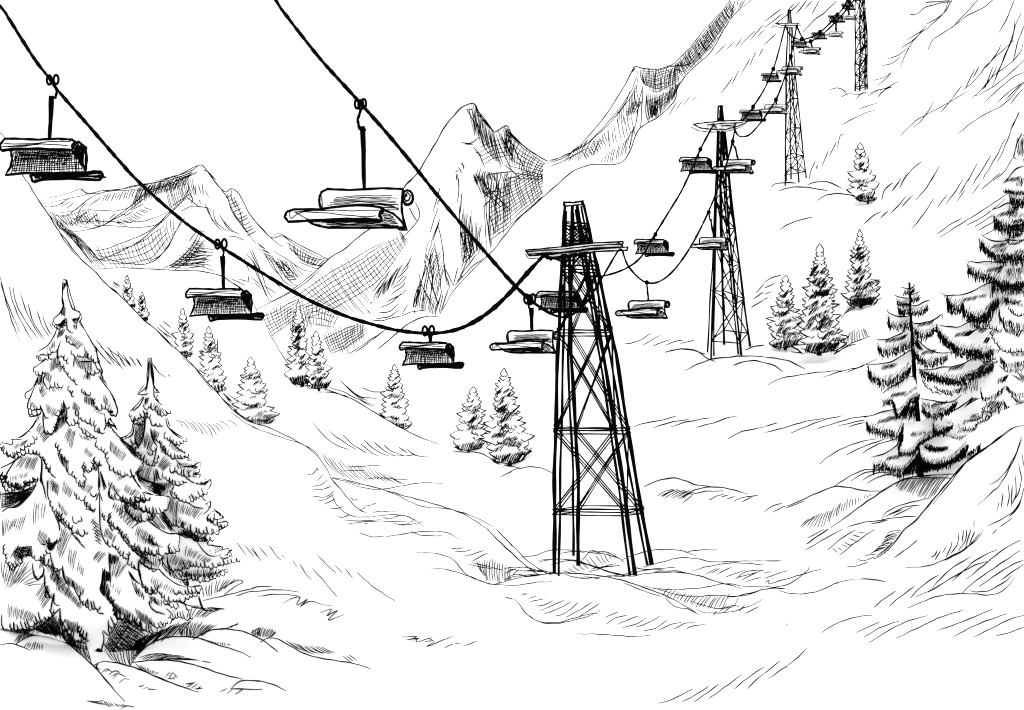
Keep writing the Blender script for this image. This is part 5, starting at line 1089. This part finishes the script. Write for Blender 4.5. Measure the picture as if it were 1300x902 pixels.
s2.bough('r1', "255,540 290,562 330,575 400,570 471,570", "471,660 400,655 330,650 290,620 250,580", 8, side=.4)
s2.bough('r1', "310,420 345,405 390,385 471,370", "471,500 400,508 350,495 320,460", 9, side=.4)
s2.bough('r1', "365,285 390,262 430,215 471,200", "471,330 420,330 375,322", 3, side=.4, topink=True)
s2.bough('r1', "400,330 430,320 471,320", "471,370 430,380 400,360", 8, side=.4, topink=False, light=0)
s2.bough('r1', "462,33 440,75 425,125 420,158 440,165", "471,163 485,150 500,160 480,90", 1.2, side=.3, light=0)
def df(view, p, h, w=1.2): s2.ink(fringe(pl(view, p), h * 1.3, 1.3, 2), w * .7, off=2.2)
def sc2(view, p, s, w=1.2, t=.8):
    for q in pls(view, p): s2.ink(scallop(q, s, t), w, off=2.2)
# body behind the front boughs so that the heart of the tree is solid
hb = Hull(YR + 3.4, [(1298, 168), (1290, 200), (1280, 236), (1276, 262), (1268, 290), (1262, 330), (1250, 380), (1238, 420), (1226, 460), (1206, 500), (1192, 540), (1190, 600)],
          [(1299, 168), (1308, 200), (1316, 236), (1330, 290), (1342, 330), (1352, 380), (1362, 420), (1374, 460), (1390, 500), (1404, 540), (1404, 600)], 60, .35)
_f0 = len(s2.mb.f); hb.mesh(s2.mb); s2.mb.m[_f0:] = [2] * (len(s2.mb.f) - _f0)
df('r2', "1030,120 1090,95 1180,85 1300,100", 8); df('r2', "1100,270 1120,340 1170,370 1220,385 1300,395", 9); df('r2', "1110,640 1160,700 1230,700 1300,680", 8); df('r2', "860,340 940,330 1010,290 1050,220 1095,190", 6)
df('r2', "850,600 900,590 960,590", 8); df('r1', "380,725 420,720 471,715", 8); df('r1', "400,500 440,495 471,485", 7); df('r1', "310,800 360,795 420,800 471,790", 8)
sc2('r2', "1180,250 1220,300 1260,315 1300,300;1040,440 1070,510 1110,560 1160,595 1300,590;980,620 990,670 1030,670 1080,640;900,370 940,410 1000,400 1050,320;1030,410 1100,430;960,650 1010,700 1090,670", 3.2)
sc2('r1', "380,560 400,585 440,580 471,560;385,640 420,665 471,655;415,475 471,470;370,325 400,325 430,340", 3.0)
df('r3', "960,150 980,225 1060,205 1110,170 1160,130 1220,190 1300,190", 5); df('r3', "1140,250 1200,330 1260,390 1300,400", 8); df('r3', "860,600 960,530 1060,490 1150,440 1200,430", 8); df('r3', "700,560 780,530 860,520", 5); df('r3', "820,410 880,390 960,360", 4)
df('r3', "800,120 860,110 940,100", 9); df('r3', "600,470 680,460 740,430", 5); df('r3', "560,60 640,70 760,80", 6); df('r3', "660,160 740,170 820,140", 5)
sc2('r3', "980,290 960,370 880,400;1040,300 1020,380 940,410 880,520;500,80 540,130 600,170 660,180;600,130 680,180 740,190;840,40 900,20 960,0;530,30 600,40 700,100 800,90", 3.4)
for v, a, b, n in (('r2', "1120,150 1300,220", "1130,210 1300,260", 14), ('r2', "1130,400 1300,420", "1160,450 1260,490", 16), ('r2', "860,440 940,420", "810,480 860,480", 9), ('r2', "1010,480 1040,490", "980,530 1010,540", 7), ('r2', "920,380 1030,420", "900,420 960,460", 9), ('r2', "1190,600 1300,600", "1200,640 1300,640", 12),
                   ('r2', "960,700 1000,700", "930,780 960,800", 7), ('r2', "1100,700 1150,760", "1140,740 1180,760", 6), ('r2', "1230,740 1300,800", "1260,780 1300,840", 6), ('r3', "1100,60 1190,30", "1090,110 1150,100", 9), ('r3', "900,210 960,220", "830,300 880,260", 8), ('r3', "1190,30 1300,60", "1230,60 1300,110", 8),
                   ('r3', "1200,200 1300,240", "1230,250 1300,290", 9), ('r3', "1040,240 1150,240", "980,300 1110,330", 14), ('r3', "1060,370 1110,400", "1040,480 1110,470", 8), ('r1', "400,400 450,395", "380,450 430,450", 9), ('r1', "330,610 390,600", "320,630 370,635", 9), ('r1', "440,250 471,260", "430,300 460,310", 6), ('r1', "430,60 471,60", "440,150 471,150", 7),
                   ('r1', "430,540 471,530", "400,560 450,555", 7), ('r1', "420,620 471,610", "430,650 471,640", 7), ('r1', "340,700 375,690", "320,730 350,740", 7), ('r1', "250,840 290,830", "240,860 280,860", 7), ('r1', "340,860 390,850", "350,890 400,890", 8)):
    s2.ink(ladder(pl(v, a), pl(v, b), n, .02), .55, off=2.25)
for a, b, n in (("760,740 1000,600 1200,440", "700,800 960,640 1180,460", 44), ("860,600 1100,500 1200,430", "800,700 1020,590 1200,460", 34)): s2.ink(ladder(pl('r3', a), pl('r3', b), n, .02), .9, off=2.3)
s2.ink(pls('r3', "1060,400 1070,370 1080,460;1040,430 1035,480;1095,260 1110,420;960,470 965,530;1050,420 1060,380 1070,440;1130,400 1150,390 1180,440;1000,380 1010,340"), 1.3, off=2.3)
_r = random.Random(5)
for i in range(34):
    y = _r.uniform(270, 590); x = _r.uniform(max(1225, hb.xl(y) + 14), 1310); q = _r.uniform(5, 11)
    s2.ink(ladder([(x - q, y), (x + q, y - 3)], [(x - q - 4, y + 6), (x + q - 4, y + 4)], int(q * 1.1), .03), .35, off=2.3)
    if i % 2: s2.ink(scallop([(x - q, y - 3), (x, y + 1), (x + q, y - 2)], 3.4, .8), .8, off=2.32)
s2.done([(1298, 600), (1299, 400), (1299, 172)], 12)
for k in ORDER:
    LY[k].mesh()
    o = LY[k].mb.build(LY[k].name, smooth=False)
    tag(o, LY[k].label, kind='structure')
mb = MB(); mb.add([(-4000, -600, -17), (4000, -600, -17), (4000, 5000, -17), (-4000, 5000, -17)], [(0, 1, 2, 3)], 0)
tag(mb.build('ground'), 'flat white snow ground reaching to the horizon', kind='structure')

# ------------------------------------------------------------ camera, sky, light
cam = bpy.data.cameras.new('camera'); co = bpy.data.objects.new('camera', cam); COL.objects.link(co)
co.location = (0, 0, 0); co.rotation_euler = (math.radians(90), 0, 0)
cam.sensor_fit = 'HORIZONTAL'; cam.sensor_width = 36; cam.lens = F / 1300 * 36
cam.clip_end = 12000; cam.clip_start = .1
scene.camera = co
w = bpy.data.worlds.new('World'); scene.world = w; w.use_nodes = True
nt = w.node_tree; bg = nt.nodes['Background']
sky = nt.nodes.new('ShaderNodeTexSky'); sky.sky_type = 'NISHITA'; sky.sun_disc = False
sky.sun_elevation = math.radians(50); sky.sun_rotation = math.radians(200)
hs = nt.nodes.new('ShaderNodeHueSaturation'); hs.inputs['Saturation'].default_value = 0.0
mx = nt.nodes.new('ShaderNodeMix'); mx.data_type = 'RGBA'; mx.inputs['Factor'].default_value = .9
mx.inputs['B'].default_value = (10.3, 10.3, 10.3, 1)      # closed white cloud deck
nt.links.new(sky.outputs[0], hs.inputs['Color']); nt.links.new(hs.outputs[0], mx.inputs['A'])
nt.links.new(mx.outputs['Result'], bg.inputs['Color']); bg.inputs['Strength'].default_value = .115
sl = bpy.data.lights.new('sun', 'SUN'); sl.energy = 1.3; sl.angle = math.radians(25); sl.color = (1, .99, .97)
so = bpy.data.objects.new('sun', sl); COL.objects.link(so); so.rotation_euler = (math.radians(48), 0, math.radians(-20))
scene.view_settings.view_transform = 'Standard'; scene.view_settings.look = 'None'; scene.view_settings.exposure = 0
scene.cycles.max_bounces = 14; scene.cycles.diffuse_bounces = 12
scene.cycles.filter_width = 1.15
